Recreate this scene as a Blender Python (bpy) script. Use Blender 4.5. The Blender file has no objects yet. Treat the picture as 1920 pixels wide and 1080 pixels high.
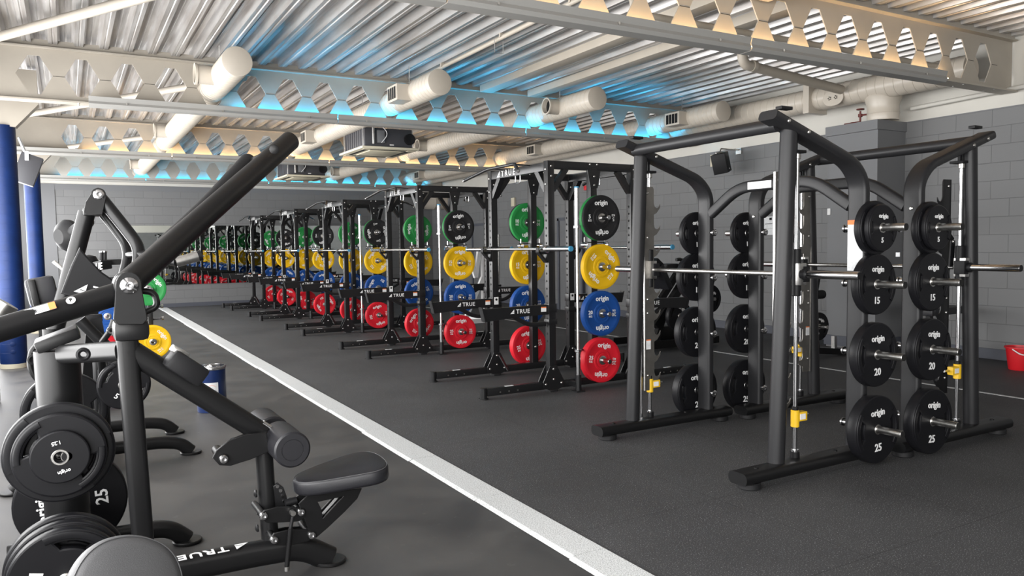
import bpy, bmesh, math, random
from mathutils import Vector, Matrix
V = Vector
PI = math.pi
random.seed(4)
sc = bpy.context.scene
COL = sc.collection

# ------------------------------------------------------------------ camera
F, CX, CY, EYE = 1447.0, 960.0, 551.0, 1.5
ry = V((-835, 473 - CY, F)).normalized()
rx = V((2520, 425 - CY, F)); rx = (rx - rx.dot(ry) * ry).normalized()
rz = rx.cross(ry)
if rz.y > 0: rz = -rz                      # room axes written in camera axes (x right, y down, z forward)
def room(c):                               # camera direction -> room direction
    return V((c.dot(rx), c.dot(ry), c.dot(rz)))
cam = bpy.data.cameras.new('camera'); co = bpy.data.objects.new('camera', cam); COL.objects.link(co)
cam.sensor_fit = 'HORIZONTAL'; cam.sensor_width = 36.0; cam.lens = 36.0 * F / 1920.0
cam.shift_y = (CY - 540.0) / 1920.0
cam.clip_start = 0.05; cam.clip_end = 200
right, up, back = room(V((1, 0, 0))), room(V((0, -1, 0))), room(V((0, 0, -1)))
co.matrix_world = Matrix(((right.x, up.x, back.x, 0), (right.y, up.y, back.y, 0), (right.z, up.z, back.z, EYE), (0, 0, 0, 1)))
sc.camera = co
def at(px, py, Y):                         # the point of the room at depth Y seen at a place of the photograph
    r = room(V(((px - CX) / F, (py - CY) / F, 1.0)))
    return r * (Y / r.y) + V((0, 0, EYE))

# ------------------------------------------------------------------ world, light, exposure
sc.view_settings.view_transform = 'Standard'; sc.view_settings.look = 'None'
sc.view_settings.gamma = 1.0; sc.view_settings.use_curve_mapping = False
sc.view_settings.exposure = 0.92
w = bpy.data.worlds.new('sky'); sc.world = w; w.use_nodes = True
bg = w.node_tree.nodes['Background']; bg.inputs[0].default_value = (0.95, 0.97, 1.0, 1); bg.inputs[1].default_value = 1.4
sc.cycles.max_bounces = 8; sc.cycles.diffuse_bounces = 4; sc.cycles.glossy_bounces = 4
sc.cycles.use_denoising = True
sc.cycles.caustics_reflective = False; sc.cycles.caustics_refractive = False
sc.cycles.sample_clamp_indirect = 6.0
def area(name, loc, direction, sx, sy, power, color):
    l = bpy.data.lights.new(name, 'AREA'); l.shape = 'RECTANGLE'; l.size = sx; l.size_y = sy
    l.energy = power; l.color = color
    o = bpy.data.objects.new(name, l); COL.objects.link(o); o.location = loc
    o.rotation_euler = V(direction).to_track_quat('-Z', 'Z').to_euler()
    return o
# daylight at the glazed wall on the left
area('daylight_left_near', (-1.30, 1.2, 1.9), (1, 0, 0.12), 2.7, 11.0, 420, (1.0, 0.985, 0.965))
area('daylight_left_far', (-1.30, 14.5, 1.9), (1, 0, 0.12), 2.7, 14.0, 600, (1.0, 0.985, 0.965))
# the hall goes on behind the camera; fill added there lights camera-facing sides
area('fill_left_back', (-1.30, -7.2, 1.9), (1, 0.25, 0.12), 2.7, 5.0, 330, (1.0, 0.98, 0.95))

# ------------------------------------------------------------------ materials
def mat(name, color=(0.5,) * 3, rough=0.5, metal=0.0, bump=0.0, bscale=200.0, var=0.0, vscale=8.0, spec=0.5, emit=None, estr=0.0, coat=0.0):
    m = bpy.data.materials.new(name); m.use_nodes = True
    nt = m.node_tree; b = nt.nodes['Principled BSDF']
    b.inputs['Base Color'].default_value = (*color, 1); b.inputs['Roughness'].default_value = rough
    b.inputs['Metallic'].default_value = metal; b.inputs['Specular IOR Level'].default_value = spec
    b.inputs['Coat Weight'].default_value = coat
    if emit:
        b.inputs['Emission Color'].default_value = (*emit, 1); b.inputs['Emission Strength'].default_value = estr
    tc = nt.nodes.new('ShaderNodeTexCoord')
    if var > 0:
        n = nt.nodes.new('ShaderNodeTexNoise'); n.inputs['Scale'].default_value = vscale; n.inputs['Detail'].default_value = 5
        nt.links.new(tc.outputs['Object'], n.inputs['Vector'])
        r = nt.nodes.new('ShaderNodeValToRGB')
        r.color_ramp.elements[0].position = 0.3; r.color_ramp.elements[1].position = 0.7
        r.color_ramp.elements[0].color = (*[c * (1 - var) for c in color], 1)
        r.color_ramp.elements[1].color = (*[min(1, c * (1 + var)) for c in color], 1)
        nt.links.new(n.outputs['Fac'], r.inputs['Fac']); nt.links.new(r.outputs['Color'], b.inputs['Base Color'])
    if bump > 0:
        n2 = nt.nodes.new('ShaderNodeTexNoise'); n2.inputs['Scale'].default_value = bscale; n2.inputs['Detail'].default_value = 2
        nt.links.new(tc.outputs['Object'], n2.inputs['Vector'])
        bp = nt.nodes.new('ShaderNodeBump'); bp.inputs['Strength'].default_value = bump; bp.inputs['Distance'].default_value = 0.002
        nt.links.new(n2.outputs['Fac'], bp.inputs['Height']); nt.links.new(bp.outputs['Normal'], b.inputs['Normal'])
    return m
M = {}
M['black'] = mat('black_powder_coat', (0.0075, 0.0075, 0.008), 0.34, 0, 0.08, 900, spec=0.32)
M['rackblack'] = mat('satin_black_steel', (0.011, 0.011, 0.012), 0.34, 0, 0.1, 600, spec=0.45)
M['graphite'] = mat('graphite_satin_coat', (0.018, 0.018, 0.0195), 0.40, 0.0, 0.10, 800, spec=0.3)
M['hole'] = mat('black_hole', (0.002, 0.002, 0.002), 0.9)
M['plastic'] = mat('black_plastic', (0.008, 0.008, 0.009), 0.5, spec=0.25)
M['rubber'] = mat('black_rubber', (0.010, 0.010, 0.011), 0.6, 0, 0.3, 500, spec=0.35)
M['urethane'] = mat('black_urethane', (0.007, 0.007, 0.0085), 0.42, 0, 0.1, 700, spec=0.24)
M['vinylpad'] = mat('black_vinyl_upholstery', (0.011, 0.011, 0.014), 0.42, 0, 0.4, 420)
M['greyvinyl'] = mat('charcoal_vinyl', (0.075, 0.075, 0.078), 0.5, 0, 0.4, 420)
M['chrome'] = mat('chrome', (0.58, 0.58, 0.59), 0.17, 1.0)
M['steel'] = mat('brushed_steel', (0.55, 0.54, 0.52), 0.3, 1.0, var=0.15, vscale=40)
M['darksteel'] = mat('stainless_plate', (0.20, 0.19, 0.175), 0.40, 0.75, var=0.15, vscale=12)
M['white'] = mat('white_print', (0.82, 0.82, 0.82), 0.6)
M['yellowtag'] = mat('yellow_plastic', (0.85, 0.52, 0.02), 0.45)
M['orange'] = mat('orange_print', (0.85, 0.22, 0.06), 0.6)
M['bluecap'] = mat('blue_end_cap', (0.05, 0.25, 0.42), 0.4)
M['pgreen'] = mat('green_bumper_rubber', (0.022, 0.23, 0.055), 0.5, 0, 0.15, 400, spec=0.3)
M['pyellow'] = mat('yellow_bumper_rubber', (0.80, 0.47, 0.008), 0.5, 0, 0.15, 400, spec=0.3)
M['pblue'] = mat('blue_bumper_rubber', (0.010, 0.065, 0.27), 0.5, 0, 0.15, 400, spec=0.3)
M['pred'] = mat('red_bumper_rubber', (0.66, 0.014, 0.028), 0.5, 0, 0.15, 400, spec=0.3)
M['cream'] = mat('cream_paint', (0.48, 0.43, 0.36), 0.5, var=0.05, vscale=3)
M['beam'] = mat('grey_beige_beam_paint', (0.37, 0.335, 0.285), 0.5, var=0.06, vscale=2.5)
M['troughpaint'] = mat('trough_paint', (0.31, 0.305, 0.29), 0.42)
M['duct'] = mat('painted_duct', (0.57, 0.515, 0.44), 0.34, var=0.04, vscale=4)
M['pilaster'] = mat('grey_painted_boxing', (0.16, 0.163, 0.17), 0.55)
M['baseboardpaint'] = mat('slate_skirting', (0.075, 0.08, 0.10), 0.5)
M['navy'] = mat('navy_column_paint', (0.004, 0.018, 0.085), 0.5, spec=0.25, var=0.15, vscale=6)
M['mirror'] = mat('mirror_glass', (0.86, 0.90, 0.88), 0.015, 1.0)
M['bindblue'] = mat('navy_bin_paint', (0.006, 0.022, 0.10), 0.3)
M['redplastic'] = mat('red_plastic', (0.62, 0.012, 0.02), 0.4)
M['cassettegrey'] = mat('dark_cassette_casing', (0.055, 0.055, 0.062), 0.45)
M['ivory'] = mat('ivory_plastic', (0.62, 0.57, 0.44), 0.5)
M['oldred'] = mat('dark_red_valve_paint', (0.13, 0.025, 0.02), 0.5)
M['frame'] = mat('aluminium_window_frame', (0.45, 0.46, 0.48), 0.4, 0.6)
M['led_cyan'] = mat('cyan_led', (0.1, 0.5, 0.7), 0.5, emit=(0.02, 0.50, 1.0), estr=45)
M['led_warm'] = mat('warm_led', (0.8, 0.6, 0.3), 0.5, emit=(1.0, 0.68, 0.36), estr=30)
M['paper'] = mat('printed_paper', (0.72, 0.73, 0.74), 0.6, var=0.12, vscale=60)
M['wallwhite'] = mat('white_upper_wall', (0.62, 0.60, 0.55), 0.7, var=0.04, vscale=2)

def node_mat(name):
    m = bpy.data.materials.new(name); m.use_nodes = True
    return m, m.node_tree, m.node_tree.nodes['Principled BSDF']
def blocks(name, axis):                    # painted concrete blocks, 450 x 225 mm
    m, nt, b = node_mat(name); N = nt.nodes.new; L = nt.links.new
    geo = N('ShaderNodeNewGeometry'); sep = N('ShaderNodeSeparateXYZ'); L(geo.outputs['Position'], sep.inputs[0])
    comb = N('ShaderNodeCombineXYZ'); L(sep.outputs[axis], comb.inputs[0]); L(sep.outputs[2], comb.inputs[1])
    br = N('ShaderNodeTexBrick'); L(comb.outputs[0], br.inputs['Vector'])
    br.inputs['Scale'].default_value = 1.0; br.inputs['Brick Width'].default_value = 0.45; br.inputs['Row Height'].default_value = 0.222
    br.inputs['Mortar Size'].default_value = 0.005; br.inputs['Mortar Smooth'].default_value = 0.5
    br.inputs['Color1'].default_value = (0.165, 0.167, 0.170, 1); br.inputs['Color2'].default_value = (0.180, 0.182, 0.185, 1)
    br.inputs['Mortar'].default_value = (0.125, 0.127, 0.13, 1)
    L(br.outputs['Color'], b.inputs['Base Color']); b.inputs['Roughness'].default_value = 0.55
    no = N('ShaderNodeTexNoise'); no.inputs['Scale'].default_value = 90; L(geo.outputs['Position'], no.inputs['Vector'])
    ad = N('ShaderNodeMath'); ad.operation = 'MULTIPLY_ADD'; L(no.outputs['Fac'], ad.inputs[0]); ad.inputs[1].default_value = 0.25
    inv = N('ShaderNodeMath'); inv.operation = 'SUBTRACT'; inv.inputs[0].default_value = 1.0; L(br.outputs['Fac'], inv.inputs[1]); L(inv.outputs[0], ad.inputs[2])
    bp = N('ShaderNodeBump'); bp.inputs['Strength'].default_value = 0.6; bp.inputs['Distance'].default_value = 0.004
    L(ad.outputs[0], bp.inputs['Height']); L(bp.outputs['Normal'], b.inputs['Normal'])
    return m
M['block_x'] = blocks('painted_blocks_far', 0); M['block_y'] = blocks('painted_blocks_side', 1)
def rubber_floor():
    m, nt, b = node_mat('speckled_rubber_tiles'); N = nt.nodes.new; L = nt.links.new
    geo = N('ShaderNodeNewGeometry')
    fine = N('ShaderNodeTexNoise'); fine.inputs['Scale'].default_value = 150; fine.inputs['Detail'].default_value = 2; fine.inputs['Roughness'].default_value = 0.8
    L(geo.outputs['Position'], fine.inputs['Vector'])
    ramp = N('ShaderNodeValToRGB'); e = ramp.color_ramp.elements
    e[0].position = 0.42; e[0].color = (0.046, 0.046, 0.047, 1); e[1].position = 0.69; e[1].color = (0.50, 0.50, 0.50, 1)
    x = ramp.color_ramp.elements.new(0.61); x.color = (0.070, 0.070, 0.072, 1)
    L(fine.outputs['Fac'], ramp.inputs['Fac'])
    big = N('ShaderNodeTexNoise'); big.inputs['Scale'].default_value = 0.9; big.inputs['Detail'].default_value = 6; L(geo.outputs['Position'], big.inputs['Vector'])
    mr = N('ShaderNodeMapRange'); mr.inputs[1].default_value = 0.3; mr.inputs[2].default_value = 0.7; mr.inputs[3].default_value = 0.8; mr.inputs[4].default_value = 1.25
    L(big.outputs['Fac'], mr.inputs[0])
    mul = N('ShaderNodeVectorMath'); mul.operation = 'SCALE'; L(ramp.outputs['Color'], mul.inputs[0]); L(mr.outputs[0], mul.inputs['Scale'])
    mp = N('ShaderNodeMapping'); mp.inputs['Location'].default_value = (-0.24, -0.27, 0); L(geo.outputs['Position'], mp.inputs['Vector'])
    br = N('ShaderNodeTexBrick'); L(mp.outputs[0], br.inputs['Vector']); br.offset = 0.0
    br.inputs['Scale'].default_value = 1; br.inputs['Brick Width'].default_value = 1.0; br.inputs['Row Height'].default_value = 1.0
    br.inputs['Mortar Size'].default_value = 0.0022; br.inputs['Mortar Smooth'].default_value = 0.1
    br.inputs['Color1'].default_value = (1, 1, 1, 1); br.inputs['Color2'].default_value = (0.93, 0.93, 0.95, 1); br.inputs['Mortar'].default_value = (0.4, 0.4, 0.4, 1)
    m2 = N('ShaderNodeVectorMath'); m2.operation = 'MULTIPLY'; L(mul.outputs[0], m2.inputs[0]); L(br.outputs['Color'], m2.inputs[1])
    L(m2.outputs[0], b.inputs['Base Color']); b.inputs['Roughness'].default_value = 0.62; b.inputs['Specular IOR Level'].default_value = 0.4
    bp = N('ShaderNodeBump'); bp.inputs['Strength'].default_value = 0.35; bp.inputs['Distance'].default_value = 0.003
    L(fine.outputs['Fac'], bp.inputs['Height']); L(bp.outputs['Normal'], b.inputs['Normal'])
    return m
M['rubberfloor'] = rubber_floor()
def vinyl_floor():
    m, nt, b = node_mat('worn_grey_vinyl'); N = nt.nodes.new; L = nt.links.new
    geo = N('ShaderNodeNewGeometry')
    n1 = N('ShaderNodeTexNoise'); n1.inputs['Scale'].default_value = 2.2; n1.inputs['Detail'].default_value = 8; n1.inputs['Distortion'].default_value = 0.6
    L(geo.outputs['Position'], n1.inputs['Vector'])
    r = N('ShaderNodeValToRGB'); r.color_ramp.elements[0].position = 0.35; r.color_ramp.elements[0].color = (0.044, 0.0435, 0.0445, 1)
    r.color_ramp.elements[1].position = 0.72; r.color_ramp.elements[1].color = (0.084, 0.081, 0.078, 1); L(n1.outputs['Fac'], r.inputs['Fac'])
    n2 = N('ShaderNodeTexNoise'); n2.inputs['Scale'].default_value = 14; n2.inputs['Detail'].default_value = 6; L(geo.outputs['Position'], n2.inputs['Vector'])
    r2 = N('ShaderNodeValToRGB'); r2.color_ramp.elements[0].position = 0.66; r2.color_ramp.elements[0].color = (0, 0, 0, 1); r2.color_ramp.elements[1].position = 0.74; r2.color_ramp.elements[1].color = (0.35, 0.35, 0.35, 1)
    L(n2.outputs['Fac'], r2.inputs['Fac'])
    mx = N('ShaderNodeMix'); mx.data_type = 'RGBA'; L(r2.outputs['Color'], mx.inputs['Factor']); L(r.outputs['Color'], mx.inputs['A']); mx.inputs['B'].default_value = (0.13, 0.13, 0.13, 1)
    L(mx.outputs['Result'], b.inputs['Base Color']); b.inputs['Specular IOR Level'].default_value = 0.45
    mr = N('ShaderNodeMapRange'); mr.inputs[3].default_value = 0.38; mr.inputs[4].default_value = 0.55; L(n1.outputs['Fac'], mr.inputs[0]); L(mr.outputs[0], b.inputs['Roughness'])
    return m
M['vinylfloor'] = vinyl_floor()
def speckle_white():
    m, nt, b = node_mat('pale_speckled_edging'); N = nt.nodes.new; L = nt.links.new
    geo = N('ShaderNodeNewGeometry'); n = N('ShaderNodeTexNoise'); n.inputs['Scale'].default_value = 160; n.inputs['Detail'].default_value = 3
    L(geo.outputs['Position'], n.inputs['Vector']); r = N('ShaderNodeValToRGB')
    r.color_ramp.elements[0].position = 0.38; r.color_ramp.elements[0].color = (0.40, 0.41, 0.41, 1); r.color_ramp.elements[1].position = 0.56; r.color_ramp.elements[1].color = (0.74, 0.75, 0.75, 1)
    L(n.outputs['Fac'], r.inputs['Fac']); L(r.outputs['Color'], b.inputs['Base Color']); b.inputs['Roughness'].default_value = 0.55
    return m
M['edging'] = speckle_white()
def deck_metal():
    m, nt, b = node_mat('galvanised_deck'); N = nt.nodes.new; L = nt.links.new
    geo = N('ShaderNodeNewGeometry'); mp = N('ShaderNodeMapping'); mp.inputs['Scale'].default_value = (7.5, 0.35, 3.0); L(geo.outputs['Position'], mp.inputs['Vector'])
    n = N('ShaderNodeTexNoise'); n.inputs['Scale'].default_value = 2.5; n.inputs['Detail'].default_value = 6; L(mp.outputs[0], n.inputs['Vector'])
    r = N('ShaderNodeValToRGB'); r.color_ramp.elements[0].position = 0.3; r.color_ramp.elements[0].color = (0.34, 0.31, 0.29, 1)
    r.color_ramp.elements[1].position = 0.68; r.color_ramp.elements[1].color = (0.66, 0.65, 0.64, 1); L(n.outputs['Fac'], r.inputs['Fac'])
    L(r.outputs['Color'], b.inputs['Base Color']); b.inputs['Metallic'].default_value = 0.65
    mr = N('ShaderNodeMapRange'); mr.inputs[3].default_value = 0.42; mr.inputs[4].default_value = 0.26; L(n.outputs['Fac'], mr.inputs[0]); L(mr.outputs[0], b.inputs['Roughness'])
    return m
M['deck'] = deck_metal()

# ------------------------------------------------------------------ mesh helpers
def frame(d, hint=V((0, 0, 1))):
    d = V(d).normalized()
    if abs(d.dot(hint)) > 0.98: hint = V((1, 0, 0)) if abs(d.x) < 0.9 else V((0, 1, 0))
    u = hint.cross(d).normalized(); v = d.cross(u).normalized()
    return u, v, d
class MB:
    """collects shapes, builds them as one mesh object"""
    def __init__(s): s.v = []; s.f = []; s.m = []; s.mats = []
    def mi(s, m):
        m = M[m] if isinstance(m, str) else m
        if m not in s.mats: s.mats.append(m)
        return s.mats.index(m)
    def add(s, vs, fs, m):
        k = len(s.v); i = s.mi(m); s.v += [tuple(p) for p in vs]
        s.f += [tuple(a + k for a in f) for f in fs]; s.m += [i] * len(fs); return s
    def box(s, c, size, m, R=None, ch=0.0):
        c = V(c); hx, hy, hz = [a / 2 for a in size]
        if ch <= 0 or ch * 2.1 > min(size):
            P = [V((x, y, z)) for z in (-hz, hz) for y in (-hy, hy) for x in (-hx, hx)]
            Fc = [(0, 2, 3, 1), (4, 5, 7, 6), (0, 1, 5, 4), (2, 6, 7, 3), (0, 4, 6, 2), (1, 3, 7, 5)]
        else:
            bm = bmesh.new(); bmesh.ops.create_cube(bm, size=1.0)
            for q in bm.verts: q.co = V((q.co.x * hx * 2, q.co.y * hy * 2, q.co.z * hz * 2))
            bmesh.ops.bevel(bm, geom=bm.edges[:], offset=ch, segments=2, affect='EDGES', profile=0.6)
            P = [q.co.copy() for q in bm.verts]; bm.verts.index_update(); Fc = [tuple(q.index for q in f.verts) for f in bm.faces]; bm.free()
        if R is not None: P = [R @ p for p in P]
        return s.add([c + p for p in P], Fc, m)
    def bar(s, a, b, wd, ht, m, hint=V((0, 0, 1)), ch=0.0):    # box from a to b; ht along hint
        a, b = V(a), V(b); u, v, d = frame(b - a, hint); R = Matrix((u, v, d)).transposed()
        return s.box((a + b) / 2, (wd, ht, (b - a).length), m, R, ch)
    def cyl(s, a, b, r, m, n=20, r2=None, bev=0.0):
        a, b = V(a), V(b); r2 = r if r2 is None else r2; L = (b - a).length
        if bev > 0: prof = [(0, 0), (0, r - bev), (bev, r), (L - bev, r2), (L, r2 - bev), (L, 0)]
        else: prof = [(0, 0), (0, r), (L, r2), (L, 0)]
        return s.lathe(a, b - a, prof, m, n)
    def lathe(s, o, d, prof, m, n=32):                         # prof = [(along, radius)]
        o = V(o); u, v, d = frame(d); vs = []; fs = []; rings = []
        for (t, r) in prof:
            if r < 1e-6: rings.append([len(vs)]); vs.append(o + d * t)
            else:
                rings.append(list(range(len(vs), len(vs) + n)))
                vs += [o + d * t + u * (r * math.cos(2 * PI * k / n)) + v * (r * math.sin(2 * PI * k / n)) for k in range(n)]
        for A, B in zip(rings, rings[1:]):
            for k in range(n):
                k2 = (k + 1) % n
                if len(A) == 1 and len(B) == 1: continue
                if len(A) == 1: fs.append((A[0], B[k2], B[k]))
                elif len(B) == 1: fs.append((A[k], A[k2], B[0]))
                else: fs.append((A[k], A[k2], B[k2], B[k]))
        return s.add(vs, fs, m)
    def sweep(s, pts, sec, m, hint=V((0, 0, 1)), fillet=0.0, seg=6, closed=False):   # sec = [(u,v)] outline; v along hint
        pts = [V(p) for p in pts]
        if fillet > 0 and len(pts) > 2:
            out = [pts[0]]
            for i in range(1, len(pts) - 1):
                a, p, b = pts[i - 1], pts[i], pts[i + 1]
                fl = min(fillet, (a - p).length * 0.48, (b - p).length * 0.48)
                p0 = p + (a - p).normalized() * fl; p1 = p + (b - p).normalized() * fl
                out += [p0.lerp(p, t).lerp(p.lerp(p1, t), t) for t in [k / seg for k in range(seg + 1)]]
            out.append(pts[-1]); pts = out
        n = len(sec); vs = []; fs = []; pv = None
        for i, p in enumerate(pts):
            d = (pts[min(i + 1, len(pts) - 1)] - pts[max(i - 1, 0)]).normalized()
            if pv is None: u, v, _ = frame(d, hint)
            else: u = (pu - pu.dot(d) * d).normalized(); v = d.cross(u).normalized()
            pu, pv = u, v
            vs += [p + u * a + v * b for a, b in sec]
        for i in range(len(pts) - 1):
            for k in range(n):
                fs.append((i * n + k, i * n + (k + 1) % n, (i + 1) * n + (k + 1) % n, (i + 1) * n + k))
        fs.append(tuple(reversed(range(n)))); fs.append(tuple((len(pts) - 1) * n + k for k in range(n)))
        return s.add(vs, fs, m)
    def tube(s, pts, r, m, n=16, fillet=0.0, seg=6): return s.sweep(pts, circ(r, n), m, fillet=fillet, seg=seg)
    def mesh(s, me, o, u, v, m, sc_=1.0):                      # a 2D-built mesh placed in the frame u, v, u x v
        o, u, v = V(o), V(u).normalized(), V(v).normalized(); w_ = u.cross(v)
        vs = [o + (u * p.co.x + v * p.co.y + w_ * p.co.z) * sc_ for p in me.vertices]
        return s.add(vs, [tuple(f.vertices) for f in me.polygons], m)
    def poly(s, outline, o, u, v, depth, m, holes=(), bev=0.0):
        return s.mesh(shape2d(outline, holes, depth, bev), o, u, v, m)
    def text(s, t, o, u, v, size, m, bold=0.018, depth=0.0012, align='CENTER', spacing=1.0):
        return s.mesh(text_mesh(t, size, bold, depth, align, spacing), o, u, v, m)
    def build(s, name, parent=None, smooth=35):
        me = bpy.data.meshes.new(name); me.from_pydata(s.v, [], s.f)
        for m in s.mats: me.materials.append(m)
        me.polygons.foreach_set('material_index', s.m)
        me.validate(); me.update()
        if smooth:
            me.polygons.foreach_set('use_smooth', [True] * len(me.polygons)); me.set_sharp_from_angle(angle=math.radians(smooth))
        o = bpy.data.objects.new(name, me); COL.objects.link(o)
        if parent is not None:
            o.parent = parent
            o.matrix_parent_inverse = parent.matrix_world_inv if hasattr(parent, 'matrix_world_inv') else Matrix.Translation(-parent.location) if parent.rotation_euler.to_quaternion().angle < 1e-6 else (Matrix.Translation(parent.location) @ parent.rotation_euler.to_matrix().to_4x4()).inverted()
        return o
def circ(r, n=16, ry_=None): return [(r * math.cos(2 * PI * k / n), (ry_ or r) * math.sin(2 * PI * k / n)) for k in range(n)]
def rrect(w_, h_, r, seg=4):
    out = []
    for cx_, cy_, a0 in ((w_ / 2 - r, h_ / 2 - r, 0), (-w_ / 2 + r, h_ / 2 - r, PI / 2), (-w_ / 2 + r, -h_ / 2 + r, PI), (w_ / 2 - r, -h_ / 2 + r, 1.5 * PI)):
        out += [(cx_ + r * math.cos(a0 + PI / 2 * k / seg), cy_ + r * math.sin(a0 + PI / 2 * k / seg)) for k in range(seg + 1)]
    return out
def shape2d(outline, holes, depth, bev=0.0):
    cu = bpy.data.curves.new('c', 'CURVE'); cu.dimensions = '2D'; cu.fill_mode = 'BOTH'; cu.extrude = max(depth / 2 - bev, 0); cu.bevel_depth = bev; cu.bevel_resolution = 1
    for loop in [outline] + list(holes):
        sp = cu.splines.new('POLY'); sp.points.add(len(loop) - 1)
        for q, p in zip(sp.points, loop): q.co = (p[0], p[1], 0, 1)
        sp.use_cyclic_u = True
    ob = bpy.data.objects.new('c', cu); me = bpy.data.meshes.new_from_object(ob)
    bpy.data.objects.remove(ob); bpy.data.curves.remove(cu); return me
_tx = {}
def text_mesh(t, size, bold, depth, align, spacing):
    k = (t, size, bold, depth, align, spacing)
    if k in _tx: return _tx[k]
    cu = bpy.data.curves.new('t', 'FONT'); cu.body = t; cu.size = size; cu.extrude = depth; cu.align_x = align; cu.align_y = 'CENTER'
    cu.offset = bold * size; cu.space_character = spacing; cu.resolution_u = 2
    ob = bpy.data.objects.new('t', cu); me = bpy.data.meshes.new_from_object(ob)
    bpy.data.objects.remove(ob); bpy.data.curves.remove(cu); _tx[k] = me; return me
X_, Y_, Z_ = V((1, 0, 0)), V((0, 1, 0)), V((0, 0, 1))
def tag(o, label=None, cat=None, group=None, kind=None):
    if label: o['label'] = label
    if cat: o['category'] = cat
    if group: o['group'] = group
    if kind: o['kind'] = kind
    return o
def empty(name, loc, label=None, cat=None, group=None):
    o = bpy.data.objects.new(name, None); COL.objects.link(o); o.location = loc; o.empty_display_size = 0.1
    return tag(o, label, cat, group)
def kids(o): return [c for c in bpy.data.objects if c.parent == o]
def copy_tree(o, parent=None, memo=None):
    c = o.copy(); COL.objects.link(c)
    if parent is not None: c.parent = parent; c.matrix_parent_inverse = o.matrix_parent_inverse.copy()
    for ch in TREE.get(o, []): copy_tree(ch, c)
    return c
TREE = {}
def remember(root):                       # remembers the parts of a thing that will be copied
    allo = list(bpy.data.objects)
    def rec(o):
        TREE[o] = [c for c in allo if c.parent == o]
        for c in TREE[o]: rec(c)
    rec(root); return root
def struct(mb, name, smooth=0): return tag(mb.build(name, smooth=smooth), kind='structure')

# ------------------------------------------------------------------ the room
XL, XR, YF, YB, ZC = -1.35, 10.0, 22.35, -10.0, 3.93
struct(MB().box(((2.12 + XR) / 2, (YF + YB) / 2, -0.05), (XR - 2.12, YF - YB, 0.1), 'rubberfloor'), 'floor')
struct(MB().box(((XL + 2.12) / 2, (YF + YB) / 2, -0.052), (2.12 - XL, YF - YB, 0.1), 'vinylfloor'), 'floor')
# bevelled pale strip between the two floorings, laid in 1 m lengths
st = MB()
y = YB
while y < YF - 0.25:
    y2 = min(y + 1.0, YF - 0.2); L_ = y2 - y - 0.006
    j = 0.006 * math.sin(y * 2.3)
    st.add([(2.02 + j, y, 0.0), (2.045 + j, y, 0.012), (2.225, y, 0.012), (2.245, y, 0.0), (2.02 + j, y + L_, 0.0), (2.045 + j, y + L_, 0.012), (2.225, y + L_, 0.012), (2.245, y + L_, 0.0)],
           [(0, 1, 5, 4), (1, 2, 6, 5), (2, 3, 7, 6), (0, 3, 2, 1), (4, 5, 6, 7)], 'edging')
    y = y2
struct(st, 'trim_1')
struct(MB().box((7.72, 9.5, 0.001), (0.045, 25.0, 0.002), 'edging'), 'trim_2')
# far wall and right wall: painted blocks, white above
struct(MB().box(((XL + XR) / 2, YF + 0.1, 1.6), (XR - XL + 0.4, 0.2, 3.2), 'block_x').box(((XL + XR) / 2, YF + 0.1, 3.75), (XR - XL + 0.4, 0.2, 1.1), 'wallwhite')
       .box((-0.72, YF - 0.012, 1.6), (1.05, 0.02, 3.2), 'pilaster').box((4.4, YF - 0.008, 3.13), (11.2, 0.014, 0.14), 'pilaster'), 'wall_far')
struct(MB().box((XR + 0.1, (YF + YB) / 2, 1.55), (0.2, YF - YB, 3.1), 'block_y').box((XR + 0.11, (YF + YB) / 2, 3.75), (0.2, YF - YB, 1.3), 'wallwhite')
       .box((XR + 0.005, (YF + YB) / 2, 3.10), (0.03, YF - YB, 0.015), 'pilaster'), 'wall_right')
struct(MB().box((4.3, YF - 0.02, 0.05), (11.4, 0.025, 0.10), 'baseboardpaint'), 'baseboard_far')
struct(MB().box((XR - 0.012, (YF + YB) / 2, 0.065), (0.025, YF - YB - 0.1, 0.13), 'baseboardpaint'), 'baseboard_right')
# glazed left wall and solid wall behind the camera
def glazed(name, along, fixed, lo, hi, n, facing):
    mb = MB()
    def pt(a, z): return (fixed, a, z) if along == 'y' else (a, fixed, z)
    def bx(a0, a1, z0, z1, t, m):
        c = pt((a0 + a1) / 2, (z0 + z1) / 2); mb.box(c, (t, a1 - a0, z1 - z0) if along == 'y' else (a1 - a0, t, z1 - z0), m)
    bx(lo, hi, 0, 0.35, 0.12, 'pilaster'); bx(lo, hi, 3.3, 4.3, 0.12, 'wallwhite')
    wl = struct(mb, name)
    step = (hi - lo) / n
    for k in range(n):
        a0, a1 = lo + k * step, lo + (k + 1) * step
        mb = MB(); bx(a0, a0 + 0.05, 0.35, 3.3, 0.08, 'frame'); bx(a1 - 0.05, a1, 0.35, 3.3, 0.08, 'frame')
        bx(a0, a1, 0.35, 0.41, 0.08, 'frame'); bx(a0, a1, 3.24, 3.3, 0.08, 'frame'); bx(a0, a1, 2.3, 2.35, 0.07, 'frame')
        struct(mb, 'window_%d' % (glazed.k + 1)); glazed.k += 1
glazed.k = 0
glazed('wall_left', 'y', XL, YB, YF, 14, 1)
struct(MB().box((4.33, YB - 0.1, 1.34), (11.5, 0.2, 2.68), 'block_x').box((4.33, YB - 0.1, 3.48), (11.5, 0.2, 1.60), 'wallwhite'), 'wall_back')  # unseen wall; white part set low to give the mirror a bright top strip
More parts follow.
